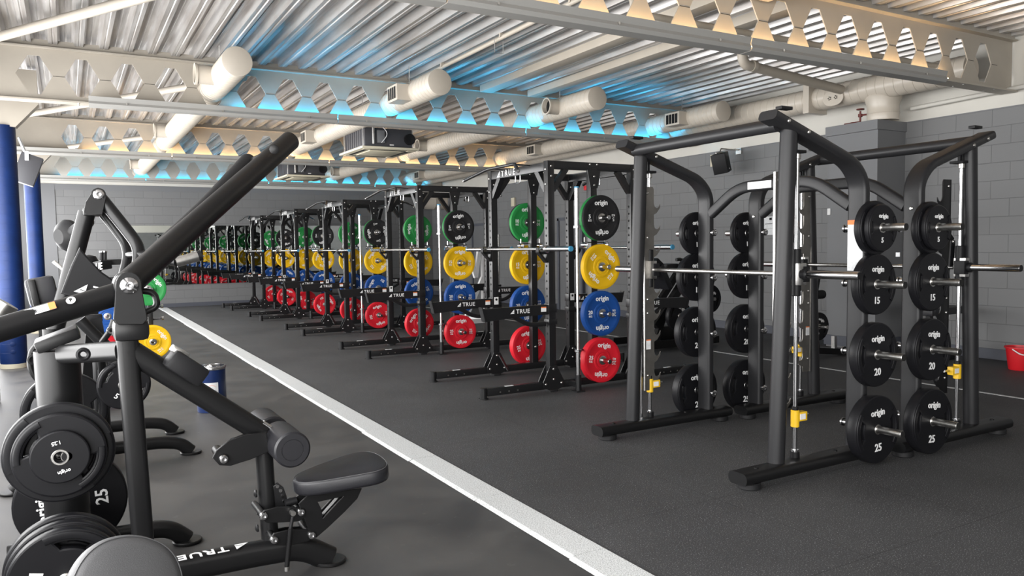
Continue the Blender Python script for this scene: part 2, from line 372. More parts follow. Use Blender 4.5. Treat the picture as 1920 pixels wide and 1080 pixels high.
# corrugated roof deck
dk = MB(); p, x, prof = 0.262, XL - 0.3, []
while x < XR + 0.3:
    prof += [(x, 3.915), (x + 0.035, 3.915), (x + 0.045, 3.925), (x + 0.055, 3.915), (x + 0.09, 3.915), (x + 0.118, 4.02), (x + 0.165, 4.02), (x + 0.175, 4.01), (x + 0.185, 4.02), (x + 0.234, 4.02)]
    x += p
n = len(prof)
vs = [(a, yy, b) for yy in (YB, YF + 0.1) for a, b in prof]
dk.add(vs, [(i, i + 1, n + i + 1, n + i) for i in range(n - 1)], 'deck')
dk.box(((XL + XR) / 2, (YF + YB) / 2, 4.12), (XR - XL + 1, YF - YB + 0.6, 0.1), 'deck')
struct(dk, 'ceiling')
# pilaster boxed out from the right wall
struct(MB().box((9.70, 6.925, 1.49), (0.60, 0.77, 2.98), 'pilaster').box((9.685, 6.925, 3.04), (0.65, 0.81, 0.13), 'pilaster', ch=0.004)
       .box((9.69, 6.925, 0.10), (0.64, 0.80, 0.14), 'baseboardpaint'), 'trim_3')
# mirror on the far wall, and door frames at the far right
mr = empty('wall_mirror', (4.7, YF - 0.03, 0.6), 'long frameless mirror of several panels along the far wall', 'mirror')
for k in range(5):
    x0 = 1.47 + k * 1.3
    MB().box((x0 + 0.649, YF - 0.033, 1.38), (1.296, 0.008, 1.57), 'mirror').build('mirror_panel', mr, smooth=0)
for k, (yy, lab) in enumerate(((19.0, 0), (14.6, 1))):
    d = MB().box((XR - 0.03, yy, 1.06), (0.05, 1.0, 2.12), 'pilaster').box((XR - 0.05, yy - 0.47, 1.06), (0.06, 0.07, 2.12), 'baseboardpaint').box((XR - 0.05, yy + 0.47, 1.06), (0.06, 0.07, 2.12), 'baseboardpaint').box((XR - 0.05, yy, 2.1), (0.06, 1.0, 0.07), 'baseboardpaint')
    dr = struct(d, 'door_%d' % (k + 1))
    MB().cyl((XR - 0.06, yy - 0.36, 1.02), (XR - 0.11, yy - 0.36, 1.02), 0.012, 'chrome').cyl((XR - 0.11, yy - 0.37, 1.02), (XR - 0.11, yy - 0.25, 1.02), 0.01, 'chrome').build('door_handle', dr)

# ------------------------------------------------------------------ castellated beams, troughs, light strips
PITCH = 0.485
def hexa(c, z0=3.335, z1=3.775, hw=0.183, tw=0.058):
    zm = (z0 + z1) / 2 + 0.0
    return [(c - hw, zm), (c - tw, z1), (c + tw, z1), (c + hw, zm), (c + tw, z0), (c - tw, z0)]
def beam(Y, phase, label, led, led_from, led_to):
    b = empty('castellated_beam', (4.3, Y, 3.25), label, 'beam', 'castellated steel beams across the ceiling')
    holes = []; x = phase
    while x < XR - 0.3: 
        if x > XL + 0.3: holes.append(hexa(x))
        x += PITCH
    me = MB().poly([(XL + 0.1, 3.27), (XR - 0.02, 3.27), (XR - 0.02, 3.86), (XL + 0.1, 3.86)], (0, Y, 0), X_, Z_, 0.012, 'beam', holes)
    x = phase + PITCH / 2
    while x < XR - 0.3:
        me.box((x, Y - 0.0075, 3.555), (0.118, 0.003, 0.004), 'hole'); x += PITCH
    me.build('web', b, smooth=0)
    MB().box(((XL + XR) / 2, Y, 3.865), (XR - XL - 0.1, 0.17, 0.016), 'beam').build('top_flange', b, smooth=0)
    fl = MB().box(((XL + XR) / 2, Y, 3.262), (XR - XL - 0.1, 0.19, 0.018), 'beam')
    for k in range(16):
        for s_ in (-0.06, 0.06): fl.lathe((0.2 + k * 0.62, Y + s_, 3.254), -Z_, [(0, 0.012), (0.006, 0.010), (0.009, 0)], 'steel', 8)
    fl.build('bottom_flange', b, smooth=0)
    MB().box(((XL + XR) / 2, Y - 0.03, 3.915), (XR - XL - 0.1, 0.03, 0.08), 'beam').build('deck_angle', b, smooth=0)
    tr = MB(); yy = Y - 0.10; x = max(XL + 0.15, led_from - 1.6); nseg = 0
    # the strip's tray hangs on the near edge of the flange, in 3 m lengths
    x1 = led_to
    while x < x1 - 0.2:
        xe = min(x + 3.0, x1)
        sec = [(0.075, 3.215), (-0.055, 3.215), (-0.075, 3.245), (-0.06, 3.275), (-0.075, 3.33), (-0.068, 3.33), (-0.052, 3.275), (-0.065, 3.247), (-0.05, 3.225), (0.075, 3.225)]
        vs = [(xx, yy + a, z) for xx in (x, xe - 0.012) for a, z in sec]; n = len(sec)
        tr.add(vs, [(i, (i + 1) % n, n + (i + 1) % n, n + i) for i in range(n)] + [tuple(reversed(range(n))), tuple(range(n, 2 * n))], 'troughpaint')
        for q in (0.4, 1.5, 2.6): tr.cyl((x + q, yy - 0.076, 3.262), (x + q, yy - 0.082, 3.262), 0.012, 'steel', 8)
        x = xe
    tr.build('light_tray', b, smooth=0)
    s = MB().box(((led_from + led_to) / 2, Y - 0.075, 3.284), (led_to - led_from - 0.1, 0.02, 0.006), led).build('led_strip', None, 0)
    tag(s, '%s light strip lying in the tray of the %s' % ('blue' if led == 'led_cyan' else 'warm white', label.split(',')[0]), 'light strip', 'light strips on the beams')
BY = [5.18, 10.6, 16.02, 21.55]
beam(BY[0], 7.415 - 15 * PITCH - 2 * PITCH, 'nearest ceiling beam with hexagonal holes, low over the two smith machines', 'led_warm', 1.0, 8.6)
beam(BY[1], -0.235, 'second ceiling beam, carrying the blue lit strip and four duct ends', 'led_cyan', 1.9, 9.4)
beam(BY[2], 0.18, 'third ceiling beam, glowing warm behind the long barbell arm', 'led_warm', 0.3, 9.4)
beam(BY[3], 0.02, 'farthest ceiling beam, lit blue just before the far wall', 'led_cyan', -0.1, 9.4)

# deck stiffeners, conduit, bracing tubes, drain pipe
def simple(name, mb, label, cat, group=None, smooth=35): return tag(mb.build(name, smooth=smooth), label, cat, group)
simple('roof_purlin', MB().box((5.60, 7.9, 3.87), (0.20, 5.1, 0.10), 'cream', ch=0.006), 'left cream box rail under the deck above the racks', 'rail', 'cream rails under the deck')
simple('roof_purlin', MB().box((6.44, 7.9, 3.87), (0.20, 5.1, 0.10), 'cream', ch=0.006), 'right cream box rail under the deck above the racks', 'rail', 'cream rails under the deck')
cd = MB().tube([(4.40, 5.4, 3.875), (4.42, 10.5, 3.875)], 0.026, 'cream', 12)
for yy in (6.4, 7.8, 9.4): cd.box((4.41, yy, 3.895), (0.075, 0.03, 0.05), 'cream')
cd.tube([(4.36, 7.9, 3.9), (4.36, 7.9, 3.72), (4.47, 7.9, 3.72), (4.47, 7.9, 3.9)], 0.004, 'steel', 6)
simple('ceiling_conduit', cd, 'thin cream conduit running under the metal deck to the second duct end', 'conduit')
simple('wind_brace', MB().tube([(-0.81, 10.45, 3.80), (2.16, 5.35, 3.80)], 0.05, 'beam', 16), 'grey diagonal bracing tube at the top left corner of the photo', 'brace', 'diagonal bracing tubes')
simple('wind_brace', MB().tube([(-0.78, 15.8, 3.80), (2.16, 10.84, 3.80)], 0.05, 'beam', 16), 'grey diagonal bracing tube behind the second ceiling beam', 'brace', 'diagonal bracing tubes')
simple('wind_brace', MB().tube([(-0.90, 21.35, 3.80), (2.12, 16.3, 3.80)], 0.05, 'beam', 16), 'grey diagonal bracing tube behind the third ceiling beam', 'brace', 'diagonal bracing tubes')
pb = at(1392, 120, 6.9); pe = V((9.25, pb.y + 0.1, pb.z - 0.12))
dp = MB().tube([V((pb.x, pb.y, 3.91)), pb + V((0, 0, 0.0)), pe], 0.062, 'cream', 18, fillet=0.14).cyl(pb + V((0.16, 0.004, -0.004)), pb + V((0.22, 0.006, -0.006)), 0.072, 'cream', 18)
simple('drain_pipe', dp, 'beige drain pipe with an elbow running to the large wall duct', 'pipe')
pw = [at(1180, 5, 5.75), at(1190, 25, 5.75), at(1560, 118, 5.75)]
simple('water_pipe', MB().tube([pw[0] + V((0, 0, 0.2)), pw[1], V((9.6, 5.75, pw[1].z))], 0.032, 'cream', 14, fillet=0.08), 'cream pipe running just behind the nearest beam', 'pipe')
cb = MB().box((5.62, 2.6, 3.72), (0.16, 5.0, 0.02), 'cream').box((5.62, 2.6, 3.86), (0.16, 5.0, 0.02), 'cream').box((5.62, 2.6, 3.79), (0.012, 5.0, 0.13), 'cream')
simple('joist', cb, 'cream steel joist meeting the nearest beam from in front', 'joist', smooth=0)

# ------------------------------------------------------------------ ducts
def duct(X, r, y0, y1, z, label, takeoffs, ends=True):
    d = empty('air_duct', (X, (y0 + y1) / 2, z), label, 'duct', 'round ducts through the beams')
    mb = MB(); prof = [(0, r)] if True else []
    L_ = y1 - y0; t = 0.0; prof = [(0, r)]
    while t < L_ - 0.12:
        t += 0.10; prof += [(t - 0.008, r), (t - 0.004, r + 0.005), (t, r)]
    prof.append((L_, r)); mb.lathe((X, y0, z), Y_, prof, 'duct', 36); mb.build('duct_body', d, smooth=50)
    cp = MB().lathe((X, y0 - 0.012, z), Y_, [(0, 0), (0, r - 0.004), (0.004, r + 0.004), (0.03, r + 0.004), (0.03, r)], 'duct', 36)
    cp.build('end_cap', d, smooth=40)
    for kind, yy, side in takeoffs:
        if kind == 'grille':
            g = MB().box((X - r * 0.62 - 0.06, yy, z - 0.02), (0.30, 0.34, 0.21), 'duct', ch=0.004)
            g = g.build('outlet_box', d, smooth=0)
            h = MB().box((X - r * 0.62 - 0.212, yy, z - 0.02), (0.006, 0.28, 0.15), 'hole')
            for q in range(5): h.box((X - r * 0.62 - 0.214, yy - 0.14 + q * 0.07, z - 0.02), (0.005, 0.008, 0.15), 'duct')
            h.build('grille', g, smooth=0)
        else:
            g = MB().lathe((X, yy, z), -X_, [(0.08, 0.112), (0.30, 0.112), (0.30, 0.124), (0.325, 0.124), (0.325, 0.104), (0.12, 0.1)], 'duct', 28)
            g.add([], [], 'hole').lathe((X, yy, z), -X_, [(0.25, 0.104), (0.25, 0)], 'hole', 28)
            g.build('round_outlet', d, smooth=40)
    for yy in (y0 + 0.9, y0 + 4.2, y0 + 7.5, y0 + 10.8):
        MB().tube([(X - 0.03, yy, z + r - 0.01), (X - 0.03, yy, 3.93)], 0.006, 'steel', 6).build('hanger', d)
    return d
DZ = 3.555
duct(1.705, 0.158, 8.92, 22.2, DZ, 'leftmost round duct, its capped end above the tall machine column', [('round', 9.75, 0), ('round', 14.6, 0), ('round', 20.4, 0)])
duct(4.13, 0.158, 8.92, 22.2, DZ, 'second round duct from the left, with a square grille beside its capped end', [('grille', 9.75, 0), ('grille', 14.2, 0), ('grille', 20.4, 0)])
duct(6.555, 0.158, 8.92, 22.2, DZ, 'third round duct from the left, with an open round outlet near its cap', [('round', 9.75, 0), ('round', 14.6, 0), ('round', 20.4, 0)])
duct(8.98, 0.158, 8.92, 22.2, DZ, 'fourth round duct from the left, its capped end near the right wall', [('grille', 9.75, 0), ('grille', 14.2, 0), ('grille', 20.4, 0)])
# large duct along the right wall, with a riser onto the pilaster
dw = empty('wall_duct', (9.55, 10, DZ), 'long round duct running along the top of the right wall', 'duct')
prof = [(0, 0.0), (0, 0.165)]; t = 0
while t < 16.6: t += 0.13; prof += [(t - 0.008, 0.165), (t - 0.004, 0.170), (t, 0.165)]
prof.append((16.8, 0.165)); MB().lathe((9.52, 5.4, DZ), Y_, prof, 'duct', 36).build('duct_body', dw, smooth=50)
MB().lathe((9.62, 6.62, 3.11), Z_, [(0, 0.20), (0.08, 0.20), (0.09, 0.207), (0.10, 0.20), (0.20, 0.20), (0.30, 0.235), (0.38, 0.21), (0.42, 0.15)], 'duct', 32).build('riser', dw, smooth=50)
MB().box((9.50, 7.62, DZ), (0.40, 0.10, 0.42), 'duct', ch=0.005).build('flange', dw, smooth=0)
ap = MB().poly([(0.16 * math.copysign(abs(math.cos(a)) ** 0.8, math.cos(a)), 0.105 * math.sin(a)) for a in [2 * PI * k / 28 for k in range(28)]], (9.52 - 0.168, 7.20, DZ - 0.06), -Y_, Z_, 0.02, 'duct', bev=0.006)
for q in (-0.05, 0.05):
    for k in range(5): ap.box((9.52 - 0.184, 7.20 + q + 0.02 * math.cos(k * 1.26), DZ - 0.06 + 0.02 * math.sin(k * 1.26)), (0.008, 0.012, 0.012), 'hole')
ap.build('access_panel', dw)
# pipework on the right wall above the blocks
pp = MB().tube([(9.90, 4.9, 3.7), (9.90, 4.9, 3.06), (9.90, 1.5, 3.06)], 0.03, 'wallwhite', 12, fillet=0.05).tube([(9.90, 6.4, 3.26), (9.90, 4.93, 3.30)], 0.028, 'wallwhite', 12)
for yy in (4.0, 2.6): pp.box((9.93, yy, 3.06), (0.06, 0.03, 0.075), 'pilaster')
simple('wall_pipe', pp, 'white pipe turning down and running along the top of the grey blocks', 'pipe')
vv = MB(); VO = V((9.64 - 9.5, 6.98 - 7.1, 0))
vv.cyl((9.55, 7.25, 3.105), (9.55, 7.25, 3.17), 0.035, 'oldred', 14).tube([(9.5, 7.35, 3.15), (9.5, 7.1, 3.15), (9.5, 7.1, 3.3)], 0.014, 'oldred', 10, fillet=0.02).cyl((9.5, 7.1, 3.22), (9.5, 7.1, 3.26), 0.03, 'oldred', 12)
vv.lathe((9.5, 7.1, 3.315), Z_, [(0, 0.0), (0, 0.05), (0.008, 0.055), (0.016, 0.05), (0.016, 0)], 'oldred', 16).tube([(9.5, 7.1, 3.24), (9.5, 6.95, 3.24)], 0.012, 'oldred', 8)
vv.v = [tuple(V(q_) + VO) for q_ in vv.v]
simple('stop_valve', vv, 'dark red stop valve with a handwheel standing on the grey pilaster', 'valve')
bx = at(1880, 155, 3.9)
simple('trunking_box', MB().box((9.86, 3.4, 3.33), (0.28, 1.3, 0.22), 'wallwhite', ch=0.005), 'white boxed trunking high on the right wall at the photo edge', 'trunking')

# ------------------------------------------------------------------ ceiling cassettes
def cassette(x0, x1, y0, y1, z, label):
    c = empty('air_conditioning_cassette', ((x0 + x1) / 2, (y0 + y1) / 2, z), label, 'air conditioner', 'ceiling cassettes')
    cx_, cy_ = (x0 + x1) / 2, (y0 + y1) / 2; W, D = x1 - x0, y1 - y0
    b = MB().box((cx_, cy_, z + 0.19), (W * 0.84, D * 0.84, 0.30), 'cassettegrey', ch=0.006)
    for k in range(9): b.box((cx_ - W * 0.423, cy_ - D * 0.36 + k * D * 0.09, z + 0.2), (0.01, 0.012, 0.26), 'cassettegrey')
    b.build('casing', c)
    pn = MB().box((cx_, cy_, z + 0.018), (W, D, 0.036), 'ivory', ch=0.008).box((cx_, cy_, z - 0.003), (W * 0.56, D * 0.56, 0.012), 'ivory', ch=0.004)
    for s_ in (-1, 1):
        pn.box((cx_, cy_ + s_ * D * 0.375, z - 0.0015), (W * 0.62, 0.055, 0.004), 'hole'); pn.box((cx_ + s_ * W * 0.375, cy_, z - 0.0015), (0.055, D * 0.62, 0.004), 'hole')
        for t_ in (-1, 1): pn.box((cx_ + s_ * W * 0.39, cy_ + t_ * D * 0.39, z - 0.002), (0.1, 0.1, 0.006), 'ivory')
    pn.build('panel', c)
    e_ = MB().box((cx_ - W * 0.15, cy_ - D * 0.42 - 0.02, z + 0.2), (0.12, 0.05, 0.2), 'pilaster', ch=0.004).box((cx_ + W * 0.05, cy_ - D * 0.421, z + 0.08), (0.07, 0.004, 0.016), 'white')
    e_.tube([(cx_ - W * 0.28, cy_ - D * 0.44, z + 0.08), (cx_ - W * 0.28, cy_ - D * 0.44, z + 0.5)], 0.022, 'steel', 12).tube([(cx_ - W * 0.2, cy_ - D * 0.46, z + 0.42), (cx_ - W * 0.02, cy_ - D * 0.47, z + 0.25), (cx_ - W * 0.15, cy_ - D * 0.46, z + 0.1)], 0.006, 'white', 6, fillet=0.1)
    e_.lathe((cx_ + W * 0.36, cy_ - D * 0.43, z + 0.18), -Y_, [(0, 0.09), (0.05, 0.09), (0.05, 0.05), (0.03, 0)], 'plastic', 18)
    e_.build('control_box', c)
    for sx in (-1, 1):
        for sy in (-1, 1): MB().cyl((cx_ + sx * W * 0.44, cy_ + sy * D * 0.40, z + 0.03), (cx_ + sx * W * 0.44, cy_ + sy * D * 0.40, 3.93), 0.006, 'steel', 8).build('hanging_rod', c)
cassette(4.10, 5.06, 11.78, 12.98, 3.075, 'nearer ceiling cassette with ivory panel hanging behind the second beam')
cassette(4.22, 5.18, 17.1, 18.3, 3.09, 'farther ceiling cassette, half hidden behind the third beam')

# ------------------------------------------------------------------ navy columns by the windows
def column(x, y_, r, zt, label):
    c = empty('round_column', (x, y_, 0), label, 'column', 'navy round columns')
    sh = MB().lathe((x, y_, 0.06), Z_, [(0, 0), (0, r)] + [(q, r) for q in (0.5, 1.0, 1.5, 2.0, 2.5)] + [(zt - 0.06, r), (zt - 0.06, 0)], 'navy', 40)
    for k in range(24): sh.lathe((x, y_, 0.2 + k * 0.12), Z_, [(0, r), (0.002, r + 0.0012), (0.004, r)], 'navy', 40)
    for z in (0.32, 0.22):
        sh.lathe((x, y_ - r + 0.004, z), -Y_, [(0, 0.03), (0.006, 0.03), (0.008, 0.02), (0.012, 0)], 'navy', 14)
    sh.build('shaft', c); MB().lathe((x, y_, 0), Z_, [(0, 0), (0, r + 0.004), (0.06, r + 0.004), (0.06, r - 0.01)], 'ivory', 40).build('base_ring', c)
    return c
column(-0.66, 12.0, 0.155, 3.14, 'nearer navy blue round column at the left edge of the photo')
column(-0.50, 16.9, 0.135, 3.17, 'farther navy blue round column behind the nearer one')
for yy, x0, lab in ((12.0, -0.66, 'nearer'), (16.9, -0.5, 'farther')):
    hb = MB().poly([(x0 - 0.16, 3.12), (x0 + 0.16, 3.12), (x0 + 0.42, 3.42), (x0 + 0.42, 3.86), (x0 - 0.4, 3.86), (x0 - 0.4, 3.4)], (0, yy, 0), X_, Z_, 0.24, 'beam')
    simple('column_bracket', hb, 'grey flared steel bracket on top of the %s navy column' % lab, 'bracket', smooth=0)
sp = MB().box((0, 0, 0), (0.22, 0.24, 0.36), 'cassettegrey', Matrix.Rotation(0.5, 3, 'Y') @ Matrix.Rotation(0.2, 3, 'Z'), ch=0.01)
pz = at(52, 318, 14.2); spk = MB(); spk.box(pz, (0.30, 0.24, 0.46), 'cassettegrey', Matrix.Rotation(0.35, 3, 'Y'), ch=0.01).box(pz + V((0.0, -0.13, 0.2)), (0.05, 0.02, 0.14), 'white').bar(pz + V((0, 0, 0.2)), pz + V((-0.1, 0.1, 0.5)), 0.03, 0.03, 'frame')
simple('wall_speaker', spk, 'dark speaker tilted down between the two navy columns', 'speaker')
# speaker, thermostat, notices, switch and cameras on the right wall
s0 = empty('wall_speaker', (9.75, 9.75, 2.75), 'black wall speaker on a bracket, right of the ivory box', 'speaker')
R_ = Matrix.Rotation(-0.28, 3, 'Y') @ Matrix.Rotation(0.5, 3, 'Z')
ps = at(1352, 306, 9.55); s0.location = ps
MB().box(ps, (0.25, 0.24, 0.33), 'plastic', R_, ch=0.012).build('cabinet', s0); MB().box(ps + R_ @ V((0.0, -0.123, -0.11)), (0.03, 0.004, 0.012), 'white', R_).build('badge', s0)
MB().tube([ps + V((-0.05, 0, 0.14)), ps + V((0.0, 0, 0.24)), V((9.98, ps.y, ps.z + 0.24))], 0.012, 'steel', 8).box((9.985, ps.y, ps.z + 0.22), (0.02, 0.12, 0.1), 'steel').tube([ps + V((-0.12, 0, 0.16)), ps + V((0.12, 0, 0.2))], 0.01, 'steel', 8).build('bracket', s0)
pi_ = at(1320, 300, 10.1)
simple('wall_box', MB().box((9.97, 10.1, pi_.z), (0.05, 0.17, 0.21), 'ivory', ch=0.006), 'ivory box on the blocks left of the black wall speaker', 'box')
simple('notice_sheet', MB().box((9.995, 8.9, 1.77), (0.006, 0.21, 0.30), 'paper').box((9.991, 8.9, 1.80), (0.003, 0.15, 0.008), 'hole').box((9.991, 8.86, 1.88), (0.003, 0.05, 0.04), 'hole').box((9.991, 8.9, 1.72), (0.003, 0.16, 0.003), 'hole'), 'printed notice sheet taped to the grey blocks behind the smith machine', 'notice', smooth=0)
simple('framed_notice', MB().box((9.39, 6.78, 1.72), (0.012, 0.22, 0.42), 'white').box((9.383, 6.78, 1.72), (0.004, 0.19, 0.38), 'ivory'), 'framed notice on the left face of the grey pilaster', 'notice', smooth=0)
simple('light_switch', MB().box((9.392, 7.28, 1.92), (0.014, 0.05, 0.09), 'white', ch=0.003), 'small white switch plate on the grey pilaster', 'switch')
simple('fire_alarm', MB().box((9.97, 14.0, 2.75), (0.06, 0.10, 0.10), 'redplastic', ch=0.01), 'small red alarm box on the far part of the right wall', 'alarm')
pc = at(950, 345, 15.0)
simple('alarm_sounder', MB().box((9.97, 17.2, 2.62), (0.05, 0.16, 0.22), 'ivory', ch=0.006), 'ivory box high on the wall behind the nearest rack', 'box')
simple('boxed_duct', MB().lathe((9.0, 21.2, 2.84), X_, [(0, 0), (0, 0.22), (0.03, 0.235), (0.05, 0.22), (0.5, 0.22), (0.52, 0.228), (0.54, 0.22), (0.98, 0.22)], 'duct', 32), 'fat cream duct stub low in the far right corner', 'duct')
# red bucket
bk = empty('mop_bucket', (9.42, 4.72, 0), 'red plastic bucket with a white handle by the right wall', 'bucket')
MB().lathe((9.42, 4.72, 0), Z_, [(0, 0), (0, 0.105), (0.01, 0.11), (0.20, 0.135), (0.245, 0.14), (0.25, 0.155), (0.265, 0.155), (0.265, 0.145), (0.03, 0.10), (0.03, 0)], 'redplastic', 32).build('pail', bk)
MB().tube([(9.42 - 0.155, 4.72, 0.245), (9.36 - 0.13, 4.60, 0.19), (9.36, 4.56, 0.20), (9.42 + 0.06, 4.565, 0.26), (9.42 + 0.155, 4.72, 0.245)], 0.007, 'white', 8, fillet=0.08).build('handle', bk)
# blue bin
bn = empty('waste_bin', (1.12, 7.62, 0), 'navy blue metal bin with a white label and steel rim', 'bin')
MB().lathe((1.12, 7.62, 0), Z_, [(0, 0), (0, 0.128), (0.008, 0.13), (0.40, 0.13), (0.40, 0.122), (0.02, 0.12), (0.02, 0)], 'bindblue', 40).build('drum', bn)
MB().lathe((1.12, 7.62, 0.395), Z_, [(0, 0.128), (0.0, 0.135), (0.02, 0.137), (0.03, 0.132), (0.03, 0.121), (0.0, 0.121)], 'chrome', 40).build('rim', bn)
rb = MB(); random.seed(3)
for k in range(26):
    a, q = random.random() * 6.28, random.random() * 0.085
    rb.box((1.12 + q * math.cos(a), 7.62 + q * math.sin(a), 0.385 + random.random() * 0.02), (0.045, 0.03, 0.02), 'paper' if k % 3 else 'steel', Matrix.Rotation(random.random() * 3, 3, (random.random(), 0.5, random.random())))
rb.box((1.12, 7.62, 0.36), (0.16, 0.16, 0.03), 'paper'); o_ = rb.build('crumpled_waste', None, 0); tag(o_, 'crumpled paper and wrappers filling the navy bin', 'rubbish', kind='stuff')
def arc_patch(mb, c, r, a0, a1, z0, z1, m, n=10):
    vs = []; 
    for k in range(n + 1):
        a = a0 + (a1 - a0) * k / n
        for z in (z0, z1): vs.append((c[0] + r * math.sin(a), c[1] - r * math.cos(a), z))
    mb.add(vs, [(2 * k, 2 * k + 2, 2 * k + 3, 2 * k + 1) for k in range(n)], m)
lb = MB(); arc_patch(lb, (1.12, 7.62), 0.1315, -0.95, 0.32, 0.14, 0.28, 'white')
for q in range(8):
    arc_patch(lb, (1.12, 7.62), 0.1325, -0.55 + q * 0.09, -0.46 + q * 0.09, 0.255 - 0.0017 * (q - 4) ** 2 , 0.258 - 0.0017 * (q - 4) ** 2, 'orange', 2)
lb.text('GU', (1.12 + 0.1335 * math.sin(-0.18), 7.62 - 0.1335 * math.cos(-0.18), 0.185), V((math.cos(-0.18), math.sin(-0.18), 0)), Z_, 0.06, 'bindblue')
lb.build('label', bn)

# ------------------------------------------------------------------ lettering helpers
def brand(mb, o, u, v, h, m='white', sp=1.12):                     # small sail mark and TRUE
    u, v = V(u).normalized(), V(v).normalized(); o = V(o)
    mb.poly([(0, 0), (0.95 * h, 0), (0.95 * h, 0.95 * h)], o - u * 0.1 * h - v * h * 0.42, u, v, 0.002, m)
    mb.poly([(0.42 * h, 0.27 * h), (0.47 * h, 0.35 * h), (0.96 * h, 0.30 * h), (0.96 * h, 0.24 * h)], o - u * 0.1 * h - v * h * 0.42 + u.cross(v) * 0.0006, u, v, 0.002, 'rackblack')
    mb.text('TRUE', o + u * (h * 1.35), u, v, h * 1.32, m, bold=0.012, align='LEFT', spacing=sp)

